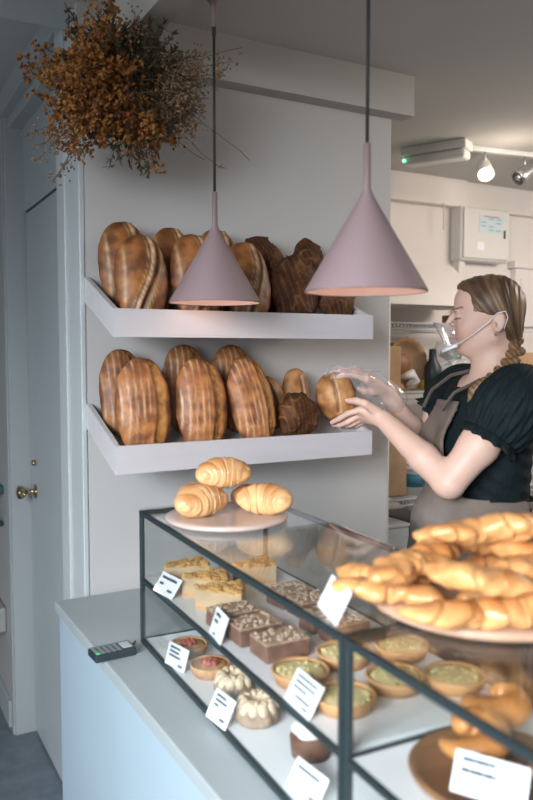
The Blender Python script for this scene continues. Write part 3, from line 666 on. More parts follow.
def surface(f, lo, hi, h, B=8, slack=1.35):
    lo = np.array(lo, float); hi = np.array(hi, float); nb = np.ceil((hi-lo)/(h*B)).astype(int)
    g = np.stack(np.meshgrid(*[np.arange(n) for n in nb], indexing='ij'), -1).reshape(-1, 3)
    ctr = lo+(g+.5)*h*B; act = g[np.abs(f(ctr)) < h*B*.87*slack]
    N = nb*B+2; key = lambda c: (c[..., 0]*N[1]+c[..., 1])*N[2]+c[..., 2]
    q = np.arange(B+1); lp = np.stack(np.meshgrid(q, q, q, indexing='ij'), -1).reshape(-1, 3)
    Vk = []; Vp = []; E = []
    for s0 in range(0, len(act), 400):
        blk = act[s0:s0+400]; G = blk[:, None, :]*B+lp[None]
        val = f((lo+G.reshape(-1, 3)*h)).reshape(len(blk), B+1, B+1, B+1)
        sg = val < 0; G0 = blk*B
        acc = np.zeros((len(blk), B, B, B, 3)); cnt = np.zeros((len(blk), B, B, B))
        cr = [(a, b) for a in range(8) for b in range(8) if a < b and bin(a ^ b).count('1') == 1]
        sl = lambda c: tuple([slice(None)]+[slice((c >> i) & 1, B+((c >> i) & 1)) for i in range(3)])
        for a, b in cr:
            va = val[sl(a)]; vb = val[sl(b)]; m = (va < 0) != (vb < 0); t = np.where(m, va/(va-vb+1e-12*(va == vb)), 0)
            pa = np.array([(a >> i) & 1 for i in range(3)], float); pb = np.array([(b >> i) & 1 for i in range(3)], float)
            acc += np.where(m[..., None], pa+(pb-pa)*t[..., None], 0); cnt += m
        idx = np.argwhere(cnt > 0); 
        cell = G0[idx[:, 0]]+idx[:, 1:]; pos = lo+(cell+acc[tuple(idx.T)]/cnt[tuple(idx.T)][:, None])*h
        Vk.append(key(cell)); Vp.append(pos)
        for ax_ in range(3):
            a = [slice(None)]+[slice(0, B)]*3; b = [slice(None)]+[slice(0, B)]*3; b[1+ax_] = slice(1, B+1)
            sa = sg[tuple(a)]; sb = sg[tuple(b)]; ii = np.argwhere(sa != sb)
            if len(ii): E.append((ax_, G0[ii[:, 0]]+ii[:, 1:], sa[tuple(ii.T)]))
    Vk = np.concatenate(Vk); Vp = np.concatenate(Vp); o = np.argsort(Vk); Vk = Vk[o]; Vp = Vp[o]; F = []
    for ax_, pt_, ins in E:
        u_ = np.zeros(3, int); u_[(ax_+1) % 3] = 1; v_ = np.zeros(3, int); v_[(ax_+2) % 3] = 1
        cs = [pt_-u_-v_, pt_-v_, pt_, pt_-u_]; ids = []; ok = (pt_ > 0).all(1)
        for c in cs:
            kk = key(c); j = np.clip(np.searchsorted(Vk, kk), 0, len(Vk)-1); ok &= Vk[j] == kk; ids.append(j)
        q4 = np.stack(ids, 1); q4[~ins] = q4[~ins][:, ::-1]; F.append(q4[ok])
    return Vp, np.concatenate(F)
def smesh(name, f, lo, hi, h, m, parent, colf=None, smooth=0, disp=None):
    V, F = surface(f, lo, hi, h)
    me = bpy.data.meshes.new(name); me.from_pydata(V.tolist(), [], F.tolist()); me.update()
    if smooth:
        bm = bmesh.new(); bm.from_mesh(me)
        for _ in range(smooth): bmesh.ops.smooth_vert(bm, verts=bm.verts, factor=.5, use_axis_x=True, use_axis_y=True, use_axis_z=True)
        bm.to_mesh(me); bm.free(); V2 = np.empty(len(me.vertices)*3); me.vertices.foreach_get('co', V2); V = V2.reshape(-1, 3)
    if colf is not None:
        at = me.color_attributes.new('Col', 'FLOAT_COLOR', 'POINT'); cc = np.ones((len(V), 4), np.float32); cc[:, :3] = np.clip(colf(V), 0, 1); at.data.foreach_set('color', cc.ravel())
    return link(name, me, m, parent, True)
# ---------------------------------------------------------------- the woman behind the counter
pr = thing('person', 'woman with braided hair, black blouse and taupe apron reaching to the shelf with a bun', 'person', (1.493, 1.519, 0), -math.radians(44.5))
Wv = np.array((-.47, .883, 0)); Fv = np.array((-.883, -.47, 0)); Q = np.array((.012, 0, 0))
def T(a, b, z, dx=0): 
    p = Q+a*Wv+b*Fv; return (p[0]+dx, p[1], z)
Rb = np.stack([Wv, Fv, (0, 0, 1)], 1)     # columns: body axes
def torso(sd, g=0.):
    sd.ell(T(0, 0, 1.27), (.155+g, .105+g, .17+g), .03, Rb).ell(T(0, 0, 1.12), (.130+g, .100+g, .14+g), .05, Rb)
    sd.ell(T(0, -.015, .96), (.170+g, .125+g, .14+g), .06, Rb)
    sd.ell(T(-.07, .075, 1.25), (.062+g, .055+g, .062+g), .03, Rb).ell(T(.07, .075, 1.25), (.062+g, .055+g, .062+g), .03, Rb)
    return sd
bs = torso(Sdf())
neck0 = (.040, 0, 1.385)
shN = (.062, -.165, 1.375); shF = (-.060, .150, 1.390)
bs.cone(neck0, shN, .052, .052, .04).cone(neck0, shF, .052, .052, .04)
bs.cone((.040, 0, 1.38), (.044, 0, 1.53), .050, .046, .03).cone((.02, 0, 1.40), (.015, 0, 1.50), .036, .040, .03)
# arms
elN = (-.070, -.215, 1.178); wrN = (-.246, -.112, 1.322)
bs.chain([shN, (.0, -.195, 1.27), elN], [.052, .047, .040], .02).chain([elN, (-.135, -.178, 1.232), wrN], [.039, .038, .0245], .012)
elF = (-.150, .135, 1.205); wrF = (-.252, .045, 1.378)
bs.chain([shF, (-.115, .15, 1.30), elF], [.052, .045, .038], .02).chain([elF, (-.195, .095, 1.285), wrF], [.038, .035, .0245], .012)
# legs
for s in (-1, 1):
    bs.chain([T(s*.085, 0, .90), T(s*.088, .015, .50), T(s*.088, -.015, .09)], [.095, .060, .040], .04)
    bs.chain([T(s*.088, -.03, .045), T(s*.09, .13, .03)], [.040, .028], .02)
# near hand (cups the bun from below, thumb up against it)
def hand(sd, wr, kn, tips, thumb, rp=.0135):
    wr = np.array(wr); K = [np.array(p) for p in kn]
    for p in K: sd.cone(wr+(p-wr)*.15, p, .0155, rp*.86, .012)
    for ch in tips: sd.chain(ch, [.0095, .0085, .0078, .0068][:len(ch)], .003)
    sd.chain(thumb, [.0150, .0105, .0095, .0078], .006)
hand(bs, wrN, [(-.306, -.112, 1.346), (-.309, -.096, 1.332), (-.306, -.080, 1.321), (-.299, -.064, 1.315)],
     [[(-.306, -.112, 1.346), (-.340, -.116, 1.335), (-.364, -.110, 1.320), (-.386, -.100, 1.309)],
      [(-.309, -.096, 1.332), (-.342, -.098, 1.312), (-.366, -.088, 1.301), (-.386, -.076, 1.300)],
      [(-.306, -.080, 1.321), (-.338, -.080, 1.302), (-.360, -.068, 1.298), (-.378, -.058, 1.302)],
      [(-.299, -.064, 1.315), (-.326, -.062, 1.300), (-.344, -.052, 1.297), (-.358, -.044, 1.302)]],
     [(-.262, -.118, 1.342), (-.290, -.134, 1.364), (-.314, -.132, 1.371), (-.338, -.121, 1.370)])
# far hand over the top of the bun
hand(bs, wrF, [(-.300, .008, 1.428), (-.303, -.010, 1.434), (-.304, -.028, 1.432), (-.300, -.044, 1.424)],
     [[(-.300, .008, 1.428), (-.338, -.002, 1.448), (-.368, -.012, 1.452), (-.394, -.022, 1.446)],
      [(-.303, -.010, 1.434), (-.342, -.022, 1.450), (-.376, -.034, 1.450), (-.404, -.044, 1.440)],
      [(-.304, -.028, 1.432), (-.341, -.042, 1.446), (-.373, -.054, 1.446), (-.398, -.062, 1.436)],
      [(-.300, -.044, 1.424), (-.330, -.060, 1.436), (-.354, -.072, 1.438), (-.374, -.080, 1.431)]],
     [(-.262, .030, 1.388), (-.292, .000, 1.388), (-.312, -.018, 1.392), (-.326, -.030, 1.398)])
# head
hs = bs
hs.ell((.018, 0, 1.612), (.083, .070, .080), .02).ell((-.022, 0, 1.565), (.047, .055, .070), .025).ell((-.026, 0, 1.640), (.042, .055, .045), .025)
for s in (-1, 1):
    hs.cone((.030, s*.048, 1.540), (-.030, s*.014, 1.508), .017, .015, .025)
    hs.ell((-.036, s*.038, 1.562), (.020, .016, .018), .02)
    hs.ell((-.068, s*.031, 1.596), (.014, .016, .011), .010, sub=True)
    hs.ell((-.0545, s*.031, 1.594), (.013, .0145, .012), .003)
    hs.ell((-.066, s*.028, 1.611), (.010, .018, .005), .008)
    hs.ell((-.078, s*.0105, 1.563), (.010, .007, .006), .005)
    hs.ell((.044, s*.072, 1.576), (.017, .006, .027), .006, np.array([[.97, 0, .24], [0, 1, 0], [-.24, 0, .97]]))
    hs.ell((.041, s*.0800, 1.579), (.0095, .0055, .017), .003, sub=True); hs.ell((.034, s*.078, 1.570), (.004, .004, .007), .003)
hs.cone((-.073, 0, 1.602), (-.091, 0, 1.569), .0065, .0080, .010)
hs.ell((-.073, 0, 1.540), (.010, .021, .0055), .006).ell((-.070, 0, 1.531), (.009, .018, .006), .005)
hs.ell((-.052, 0, 1.510), (.016, .018, .014), .014)
def skincol(V):
    c = np.tile(np.array((.72, .49, .39)), (len(V), 1)); x, y, z = V.T
    def mixm(m, col): 
        nonlocal c; m = np.clip(m, 0, 1)[:, None]; c = c*(1-m)+np.array(col)*m
    hd = z > 1.49
    mixm(hd*np.exp(-(((x+.045)/.02)**2+((np.abs(y)-.042)/.02)**2+((z-1.56)/.022)**2))*.45, (.70, .33, .26))
    mixm(hd*(x < -.058)*np.exp(-((z-1.5355)/.0055)**2)*(np.abs(y) < .021)*.8, (.50, .17, .15))
    mixm(hd*(x < -.03)*np.exp(-(((z-1.6135-.004*np.sin((x+.07)*60))/.0028)**2))*(np.abs(y) > .010)*(np.abs(y) < .052)*.95, (.14, .075, .045))
    mixm(hd*(x < -.040)*np.exp(-((z-1.589-.0*x)/.0022)**2)*(np.abs(y) > .017)*(np.abs(y) < .047)*.9, (.05, .03, .025))
    mixm(hd*(x < -.040)*np.exp(-((z-1.600)/.0018)**2)*(np.abs(y) > .019)*(np.abs(y) < .043)*.35, (.30, .15, .11))
    mixm(((x < -.375)*(z < 1.32))*.25, (.72, .36, .30))
    return c
smesh('body', bs, (-.45, -.30, -.01), (.26, .30, 1.72), .0032, 'skin', pr, skincol, 1)
# nails of the near hand
b = MB()
for p in ((-.341, -.127, 1.3725),): b.blob(p, (.005, .0035, .004), 8)
o = b.build('thumbnail', 'skin', pr, True); o.data.color_attributes.new('Col', 'FLOAT_COLOR', 'POINT').data.foreach_set('color', np.tile([.78, .55, .48, 1], len(o.data.vertices)).astype(np.float32))
# eyelashes, earring
b = MB()
for s in (-1, 1):
    for i in range(9):
        a = -.9+i*.2; x0 = -.0665+.006*abs(a); y0 = s*.031+a*.013; b.tube([(x0, y0, 1.5895), (x0-.004, y0*1.02, 1.5865), (x0-.0065, y0*1.03, 1.5865)], [.0006, .0004, .0002], 4)
b.build('eyelashes', 'cord', pr)
b = MB(); b.blob((.036, -.0785, 1.546), .0036, 12); b.build('earring', 'brass', pr, True)
# hair: swept back over the skull, gathered at the nape
hr = Sdf(); hr.ell((.026, 0, 1.625), (.088, .078, .082), .01).ell((.055, 0, 1.578), (.052, .066, .060), .02)
hr.ell((-.020, 0, 1.668), (.048, .052, .028), .02).ell((.078, 0, 1.552), (.026, .030, .030), .02)
hr.cone((.078, -.005, 1.555), (.086, -.02, 1.52), .022, .016, .015)
hc = Sdf()
hc.ell((-.062, 0, 1.578), (.055, .12, .094), .008)
def hairf(X):
    d = hr(X); cut = hc(X)                     # face opening
    x, y, z = X.T
    ear = np.sqrt(((x-.043)/.020)**2+((z-1.572)/.026)**2)-1; ear = np.where(np.abs(y) > .055, ear*.02, .05)
    side = (z-1.575)+(x-.02)*.9                # lower edge sweeps from temple over the ear to the nape
    side = np.where(x < .054, (1.602-.25*np.clip(x, -.03, .05))-z, (1.602-z)-(x-.054)*7)
    d = np.maximum(d, -cut); d = np.maximum(d, -ear); d = np.maximum(d, side)
    a = np.arctan2(z-1.50, (x-.10)); st = np.sin(a*95+y*60)*.0007+np.sin(a*41-y*90)*.0009
    return d+st
def haircol(V):
    x, y, z = V.T; a = np.arctan2(z-1.50, x-.10)
    s = .5+.5*np.sin(a*46+y*50+np.sin(a*9)*2); s2 = .5+.5*np.sin(a*17+y*30+1)
    t = np.clip(s*.5+s2*.6-.30, 0, 1)[:, None]
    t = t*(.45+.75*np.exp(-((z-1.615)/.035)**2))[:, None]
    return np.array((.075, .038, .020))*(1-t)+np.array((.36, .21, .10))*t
smesh('hair', hairf, (-.09, -.10, 1.48), (.14, .10, 1.73), .0026, 'hair', pr, haircol)
br = Sdf(); bp = np.array([(.086, -.02, 1.525), (.088, -.045, 1.500), (.076, -.075, 1.478), (.058, -.098, 1.456), (.036, -.115, 1.437), (.010, -.118, 1.420)])
n = 11
for i in range(n):
    t_ = i/(n-1)*(len(bp)-1); j = min(int(t_), len(bp)-2); p = bp[j]+(bp[j+1]-bp[j])*(t_-j); d_ = bp[j+1]-bp[j]; d_ /= np.linalg.norm(d_)
    sd_ = np.cross(d_, (0, -.6, .8)); sd_ /= np.linalg.norm(sd_); s = 1 if i % 2 else -1
    br.cone(p+sd_*s*.012-d_*.007, p-sd_*s*.004+d_*.013, .0125-.0003*i, .0095, .003)
br.chain([bp[-1], bp[-1]+(-.025, .0, -.02), bp[-1]+(-.038, -.004, -.045)], [.016, .014, .004], .004)
def braidcol(V):
    s = .5+.5*np.sin(V[:, 0]*420+V[:, 2]*260+V[:, 1]*120); t = (s*.8)[:, None]; return np.array((.13, .07, .032))*(1-t)+np.array((.33, .19, .085))*t
smesh('braid', br, (-.06, -.16, 1.34), (.13, .02, 1.56), .0024, 'hair', pr, braidcol)
# blouse with puff sleeves and frilled cuffs
bl = torso(Sdf(), .010)
arms_ = [Sdf().cone(shN, (.0, -.195, 1.27), .066, .060, .02).cone((.0, -.195, 1.27), elN, .060, .055, .02), Sdf().cone(shF, (-.115, .15, 1.30), .062, .056, .02).cone((-.115, .15, 1.30), elF, .056, .05, .02)]
bl.cone((.046, 0, 1.375), shN, .058, .060, .04).cone((.046, 0, 1.375), shF, .058, .060, .04)
slN = Sdf(); 
RN = np.stack([(.80, -.10, .59), (.08, .99, .06), (-.59, 0, .80)], 1)
def puff(X, c, ax_, r, L_, seed):
    """a gathered sleeve: ellipsoid round the upper arm, cut by the cuff plane"""
    ax_ = np.array(ax_, float); ax_ /= np.linalg.norm(ax_); Y = X-np.array(c); h = Y @ ax_; q = Y-h[:, None]*ax_
    rr = np.linalg.norm(q, axis=1); e1 = np.cross(ax_, (0, 1, .2)); e1 /= np.linalg.norm(e1); e2 = np.cross(ax_, e1); an = np.arctan2(q @ e1, q @ e2)
    e = np.sqrt((rr/r)**2+(h/L_)**2); d = (e-1)*min(r, L_)
    return d+.0022*np.sin(an*16+h*40+seed)+.0018*np.sin(an*31-h*25), h, rr, an
sleeves = [((.068, -.168, 1.355), (-.50, -.20, -.82), .090, .125, 1, .078), ((-.068, .150, 1.372), (-.55, .0, -.50), .078, .110, 3, .070)]
neckcut = Sdf().ell((-.010, 0, 1.455), (.070, .085, .075), .01)
def blousef(X):
    d = bl(X)+.0015*np.sin(X[:, 2]*160+X[:, 0]*90)
    for (c, a, r, L_, sd, cut), am in zip(sleeves, arms_):
        e, h, rr, an = puff(X, c, a, r, L_, sd); e = np.maximum(np.minimum(e, am(X)), (h-cut)); k = .02
        hh = np.maximum(k-np.abs(e-d), 0)/k; d = np.minimum(d, e)-hh*hh*k*.25
    e2 = bs(X)-.009; hs_ = []
    for (c, a, r, L_, sd, cut) in sleeves:
        a_ = np.array(a)/np.linalg.norm(a); hs_.append((X-np.array(c)) @ a_-cut)
    e2 = np.maximum(e2, 1.29-X[:, 2]); e2 = np.maximum(e2, X[:, 2]-1.425); e2 = np.where(X[:, 1] < -.06, np.maximum(e2, hs_[0]), e2); e2 = np.where((X[:, 1] > .05) | (X[:, 0] < -.15), np.maximum(e2, hs_[1]), e2)
    d = np.minimum(d, e2)
    d = np.maximum(d, -neckcut(X)); d = np.maximum(d, 1.03-X[:, 2])
    return d
smesh('blouse', blousef, (-.30, -.32, .98), (.26, .30, 1.50), .0036, 'blouse', pr)
def frill(c, a, cut, r, n, name):
    a = Vector(a).normalized(); e1 = a.cross(Vector((0, 1, .2))).normalized(); e2 = a.cross(e1); b = MB(); N_ = 160; vs = []
    for j, (dh, dr) in enumerate(((-.006, 0), (.004, .002), (.012, .006), (.020, .009))):
        for k in range(N_):
            t = 2*PI*k/N_; wv = math.sin(t*n+.8*math.sin(t*3))*.0055*j/3; p = Vector(c)+a*(cut+dh+wv*.4)+(e1*math.cos(t)+e2*math.sin(t))*(r+dr+wv)
            vs.append(p)
    fs = [(j*N_+k, j*N_+(k+1) % N_, (j+1)*N_+(k+1) % N_, (j+1)*N_+k) for j in range(3) for k in range(N_)]
    b.add(vs, fs); o = b.build(name, 'blouse', pr, True); m_ = o.modifiers.new('t', 'SOLIDIFY'); m_.thickness = .003
frill(sleeves[0][0], sleeves[0][1], .078, .066, 14, 'cuff_frill'); frill(sleeves[1][0], sleeves[1][1], .070, .056, 12, 'cuff_frill')
# frilled neckline
b = MB(); vs = []; N_ = 150
for j, (dz, dr) in enumerate(((-.004, 0), (.006, .003), (.014, .009))):
    for k in range(N_):
        t = 2*PI*k/N_; wv = math.sin(t*24)*.005*j/2; r1 = .074+dr+wv
        cx, cy = .030, 0; x_ = cx+r1*math.cos(t)*1.05; y_ = cy+r1*math.sin(t)*1.12; z_ = 1.418+.028*math.cos(t)-.004*abs(math.sin(t))+dz; vs.append((x_, y_, z_))
b.add(vs, [(j*N_+k, j*N_+(k+1) % N_, (j+1)*N_+(k+1) % N_, (j+1)*N_+k) for j in range(2) for k in range(N_)])
o = b.build('neck_frill', 'blouse', pr, True); m_ = o.modifiers.new('t', 'SOLIDIFY'); m_.thickness = .003
# trousers
tr = Sdf(); tr.ell(T(0, -.015, .95), (.180, .135, .13), .04, Rb)
for s in (-1, 1): tr.chain([T(s*.085, 0, .90), T(s*.09, .012, .50), T(s*.09, -.012, .11)], [.108, .080, .068], .03)
def trf(X): return np.maximum(np.maximum(tr(X)+.0015*np.sin(X[:, 2]*60+X[:, 0]*50), X[:, 2]-1.06), .085-X[:, 2])
smesh('jeans', trf, (-.26, -.30, .05), (.30, .30, 1.08), .006, 'jeans', pr)
sh = Sdf()
for s in (-1, 1): sh.chain([T(s*.088, -.045, .048), T(s*.09, .15, .036)], [.048, .036], .02)
smesh('shoes', lambda X: np.maximum(sh(X), -X[:, 2]), (-.3, -.3, -.02), (.3, .3, .13), .006, 'black', pr)
# apron: bib and skirt wrapped round the body front
ap = torso(Sdf(), .027); ap.cone(T(0, .02, 1.02), T(0, .04, .55), .168, .205, .05)
def apronf(X):
    d = ap(X); x, y, z = X.T; P = X-Q; a = P @ Wv; b = P @ Fv
    fold = .004*np.sin(a*55+np.sin(z*14)*1.4)*np.clip((1.12-z)*4, 0, 1)+.003*np.sin(a*30+z*38)*np.exp(-((z-1.08)/.06)**2)
    d = np.abs(d+fold)-.0048
    half = np.where(z > 1.13, .105-.045*np.clip((z-1.13)/.2, 0, 1), .105+(1.13-z)*1.5)
    half = np.minimum(half, .26)
    front = np.where(z > 1.13, -b+.01, -b-.085+.0*z)
    region = np.maximum(np.abs(a)-half, front); region = np.where(z > 1.13, region, np.maximum(-b-.040, np.abs(a)-.30))
    region = np.maximum(region, z-1.372); region = np.maximum(region, .60-z)
    return np.maximum(d, region*.8)
def aproncol(V):
    P = V-Q; a = P @ Wv; b = P @ Fv; z = V[:, 2]
    base = np.tile(np.array((.165, .122, .097)), (len(V), 1)); nz = noise3(V, 26, 3)+.5*noise3(V, 60, 5)
    st = np.clip(((1.045-z)+.02*nz-.9*np.maximum(0, np.abs(a+.02)-.12))*40, 0, 1)
    fl = np.exp(-(((a+.03)/.10)**2+((z-1.065)/.035)**2))*np.clip(.8+nz*.4, 0, 1)
    hem = np.exp(-((np.abs(z-1.355))/.003)**2)*.4
    c = base*(1-st[:, None]*.58)+0; c = c*(1-fl[:, None]*.35)+np.array((.46, .42, .37))*fl[:, None]*.35
    return c*(1-hem[:, None]*.5)
smesh('apron', apronf, (-.32, -.36, .58), (.34, .36, 1.40), .0040, 'apron', pr, aproncol, 1)
def strap(name, pts, wd, th=.0022):
    b = MB(); b.tube(pts, wd, 10, flat=th/wd); return b.build(name, 'apron_strap', pr, True)
M['apron_strap'] = mat('apron_strap_canvas', (.12, .092, .076), .8, .2, 40, .2, 100)
def ontorso(a, b, z): return T(a, b, z)
strap('neck_strap', [T(-.058, .150, 1.35), T(-.068, .122, 1.395), T(-.085, .06, 1.428), T(-.08, -.0, 1.445), T(-.05, -.07, 1.43)], .006)
strap('neck_strap', [T(.058, .150, 1.35), T(.068, .122, 1.395), T(.080, .06, 1.435), T(.07, -.0, 1.45), T(.04, -.06, 1.43)], .006)
strap('waist_tie', [T(-.10, .118, 1.12), T(-.150, .05, 1.115), T(-.160, -.02, 1.11), T(-.12, -.11, 1.105), T(0, -.135, 1.10), T(.12, -.11, 1.105), T(.16, -.02, 1.11), T(.10, .118, 1.12)], .011)
# mouth visor: clear curved film on a white chin rest with ear loops
v_ = []; nv_ = 15; nu_ = 9
for i in range(nu_):
    for j in range(nv_):
        a = -1.15+2.3*j/(nv_-1); t = i/(nu_-1); R1 = .054+.020*t; v_.append((-.048-R1*math.cos(a)*(.92+.25*t)+.008, R1*math.sin(a)*1.05, 1.508+.072*t*(1-.12*(1-math.cos(a)))))
b = MB(); b.add(v_, [(i*nv_+j, i*nv_+j+1, (i+1)*nv_+j+1, (i+1)*nv_+j) for i in range(nu_-1) for j in range(nv_-1)])
o = b.build('visor_film', 'visor', pr, True); m_ = o.modifiers.new('t', 'SOLIDIFY'); m_.thickness = .0008
b = MB(); pts = []
for j in range(15):
    a = -1.25+2.5*j/14; pts.append((-.042-.055*math.cos(a), .056*math.sin(a), 1.505+.020*(1-math.cos(a))))
b.tube(pts, .0078, 10, flat=.5); 
o = b.build('chin_rest', 'card', pr, True); o['label'] = 'white plastic chin rest of the mouth visor'
b = MB()
for s in (-1, 1):
    b.tube([(-.060, s*.055, 1.520), (-.02, s*.064, 1.545), (.02, s*.0745, 1.578), (.040, s*.077, 1.600)], .0013, 6); b.tube([(.040, s*.077, 1.600), (.060, s*.074, 1.605), (.066, s*.070, 1.590), (.058, s*.066, 1.56)], .0013, 6)
b.build('ear_loop', 'card', pr, True)
# loose clear film glove on the far hand
gl = Sdf(); hand(gl, (-.262, .036, 1.390), [(-.300, .008, 1.430), (-.303, -.010, 1.436), (-.304, -.028, 1.434), (-.300, -.044, 1.426)],
     [[(-.300, .008, 1.430), (-.338, -.002, 1.451), (-.368, -.012, 1.455), (-.400, -.022, 1.447)], [(-.303, -.010, 1.436), (-.342, -.022, 1.453), (-.376, -.034, 1.453), (-.410, -.044, 1.441)],
      [(-.304, -.028, 1.434), (-.341, -.042, 1.449), (-.373, -.054, 1.449), (-.404, -.062, 1.437)], [(-.300, -.044, 1.426), (-.330, -.060, 1.439), (-.354, -.072, 1.441), (-.380, -.080, 1.432)]],
     [(-.262, .030, 1.390), (-.292, .000, 1.390), (-.312, -.018, 1.394), (-.326, -.030, 1.400)])
gl.cone((-.285, .0, 1.405), (-.245, .052, 1.365), .036, .040, .01)
smesh('film_glove', lambda X: gl(X)-.0045+.0022*np.sin(X[:, 0]*210+X[:, 2]*160)+.0018*np.sin(X[:, 1]*260-X[:, 0]*120), (-.45, -.13, 1.30), (-.19, .12, 1.50), .0036, 'film', pr)
# ---------------------------------------------------------------- kitchen fittings
RX, RY = 2.02, 2.22
def wz(py):   # not used for placement of anything seen elsewhere
    return py
rk = thing('wire_rack', 'white coated wire rack against the kitchen wall beyond the woman', 'rack', (1.86, 2.40, 0))
rw, rd = 1.0, .34
for x in (.012, rw-.012):
    for y in (.012, rd-.012):
        b = MB(); b.tube([(x, y, 0), (x, y, 1.70)], .011, 12); b.build('post', 'wire', rk, True)
shelf_z = [(.14, 'wire'), (.655, 'wire'), (.90, 'wire'), (1.335, 'wire'), (1.615, 'wire')]
for z, m_ in shelf_z:
    b = MB()
    for y in (.012, rd-.012): b.tube([(0, y, z), (rw, y, z)], .0045, 8); b.tube([(0, y, z-.025), (rw, y, z-.025)], .0035, 8)
    for x in (0.0, rw): b.tube([(x, 0, z), (x, rd, z)], .0045, 8)
    for i in range(56): x = .01+i*(rw-.02)/55; b.tube([(x, .012, z-.025), (x, .012, z+.001), (x, rd-.012, z+.001)], .0018, 5)
    b.build('wire_shelf', m_, rk, True)
def prop(o, label, cat, grp=None): return tag(o, label, cat, grp)
def onrack(x, y, z): return (1.86+x, 2.40+y, z)
# shelf at 1.335: wicker ring basket, boards, jars, bags
zs = 1.3375
t = thing('basket', 'round tan basket lying on its side on the rack, dark inside', 'basket', onrack(.19, .16, zs))
b = MB(); R3 = Matrix.Rotation(PI/2, 4, 'X'); b.lathe([(.060, -.05), (.085, -.045), (.100, .03), (.112, .05), (.104, .056), (.088, .04), (.066, .02)], 40, fr=lambda th, i: 1+.02*math.cos(th*20)); b.v = [tuple(Matrix.Translation((0, 0, .113)) @ R3 @ Vector(v)) for v in b.v]
b.build('basket_rim', 'cardboard', t, True)
b = MB(); b.blob((0, .0, .11), (.058, .04, .055), 18, jit=.1); b.build('cloth_lining', 'red_brown', t, True) if 'red_brown' in M else b.build('cloth_lining', 'wood_dark', t, True)
b = MB(); b.tube([(0, -.055, .02), (.04, -.06, .045), (.02, -.06, .07), (-.03, -.06, .06)], [.012, .022, .022, .012], 10); b.build('paper_wrap', 'white', t, True)
prop(bx('wooden_box', 1.88, 1.945, 2.415, 2.60, zs, zs+.185, 'cardboard', bev=.004), 'tan upright box at the left end of the upper rack shelf', 'box')
b = MB(); b.lathe([(.035, 0), (.036, .10), (.018, .13), (.015, .17), (.017, .175), (0, .176)], 24, c=onrack(.305, .08, zs)); prop(b.build('bottle', 'black', None, True), 'dark bottle beside the basket on the rack', 'bottle')
for i, (x, y, lab) in enumerate(((.365, .07, 'glass jar with a tan lid standing in front on the rack'), (.345, .19, 'glass jar with a tan lid standing at the back of the rack'))):
    t = thing('jar', lab, 'jar', onrack(x, y, zs), 0, 'small jars on the rack')
    b = MB(); b.lathe([(.024, 0), (.027, .005), (.027, .055), (.022, .062), (0, .062)], 24); b.build('jar_glass', 'yellow' if i else 'white', t, True)
    b = MB(); b.lathe([(.024, .062), (.024, .078), (0, .079)], 24); b.build('lid', 'wood', t, True)
def bagmesh(name, c, r, m_, seed, label, cat, col=None, par=None):
    f = Sdf().ell(c, r, .01); c = np.array(c)
    V, F = surface(lambda X: f(X)+.010*noise3(X, 45, seed)+.006*noise3(X, 95, seed+2), c-np.array(r)*1.5, c+np.array(r)*1.5, .008)
    me = bpy.data.meshes.new(name); me.from_pydata(V.tolist(), [], F.tolist()); me.update(); o = link(name, me, m_, par, True)
    return prop(o, label, cat) if not par else o
bg = thing('produce_bag', 'clear bag of greens slumped on the upper rack shelf behind her face', 'bag', onrack(.46, .14, zs))
bagmesh('bag_film', (0, 0, .115), (.105, .08, .105), 'bag', 4, '', '', par=bg)
bagmesh('salad_leaves', (.0, 0, .15), (.05, .04, .028), 'green', 5, '', '', par=bg)
bagmesh('pale_contents', (.01, .0, .07), (.075, .05, .05), 'white', 6, '', '', par=bg)
bagmesh('snack_packet', onrack(.64, .12, zs+.062), (.055, .05, .055), 'yellow', 8, 'yellow packet on the rack behind her chin', 'packet')
bagmesh('snack_packet', onrack(.575, .035, zs+.040), (.022, .020, .030), 'red', 9, 'small red packet on the rack behind her chin', 'packet')
prop(bx('storage_carton', 2.62, 2.82, 2.44, 2.70, zs, zs+.16, 'cardboard', bev=.004), 'cardboard carton on the rack hidden mostly behind her head', 'carton')
# shelf .90
zs = .9025
b = MB(); b.box(0, .125, 0, .11, 0, .26, bev=.01); b.v = [(v[0]+.006*math.sin(v[2]*40), v[1]+.005*math.sin(v[2]*55+v[0]*30), v[2]) for v in b.v]
o = b.build('paper_bag', 'paperbag', None, True); o.location = onrack(.03, .06, zs); prop(o, 'brown paper bag standing on the middle rack shelf', 'bag')
t = thing('tub', 'white tub with a blue and red label on the middle rack shelf', 'tub', onrack(.23, .10, zs))
b = MB(); b.lathe([(.062, 0), (.066, .10), (.066, .108), (0, .108)], 36); b.build('tub_body', 'white', t, True)
b = MB(); b.lathe([(.069, .104), (.069, .116), (0, .117)], 36); b.build('lid', 'white', t, True)
b = MB(); b.lathe([(.0645, .035), (.0668, .09)], 36); b.build('label_band', 'blue', t, True)
MB().box(-.012, .02, -.0690, -.066, .062, .078).build('label_mark', 'red', t)
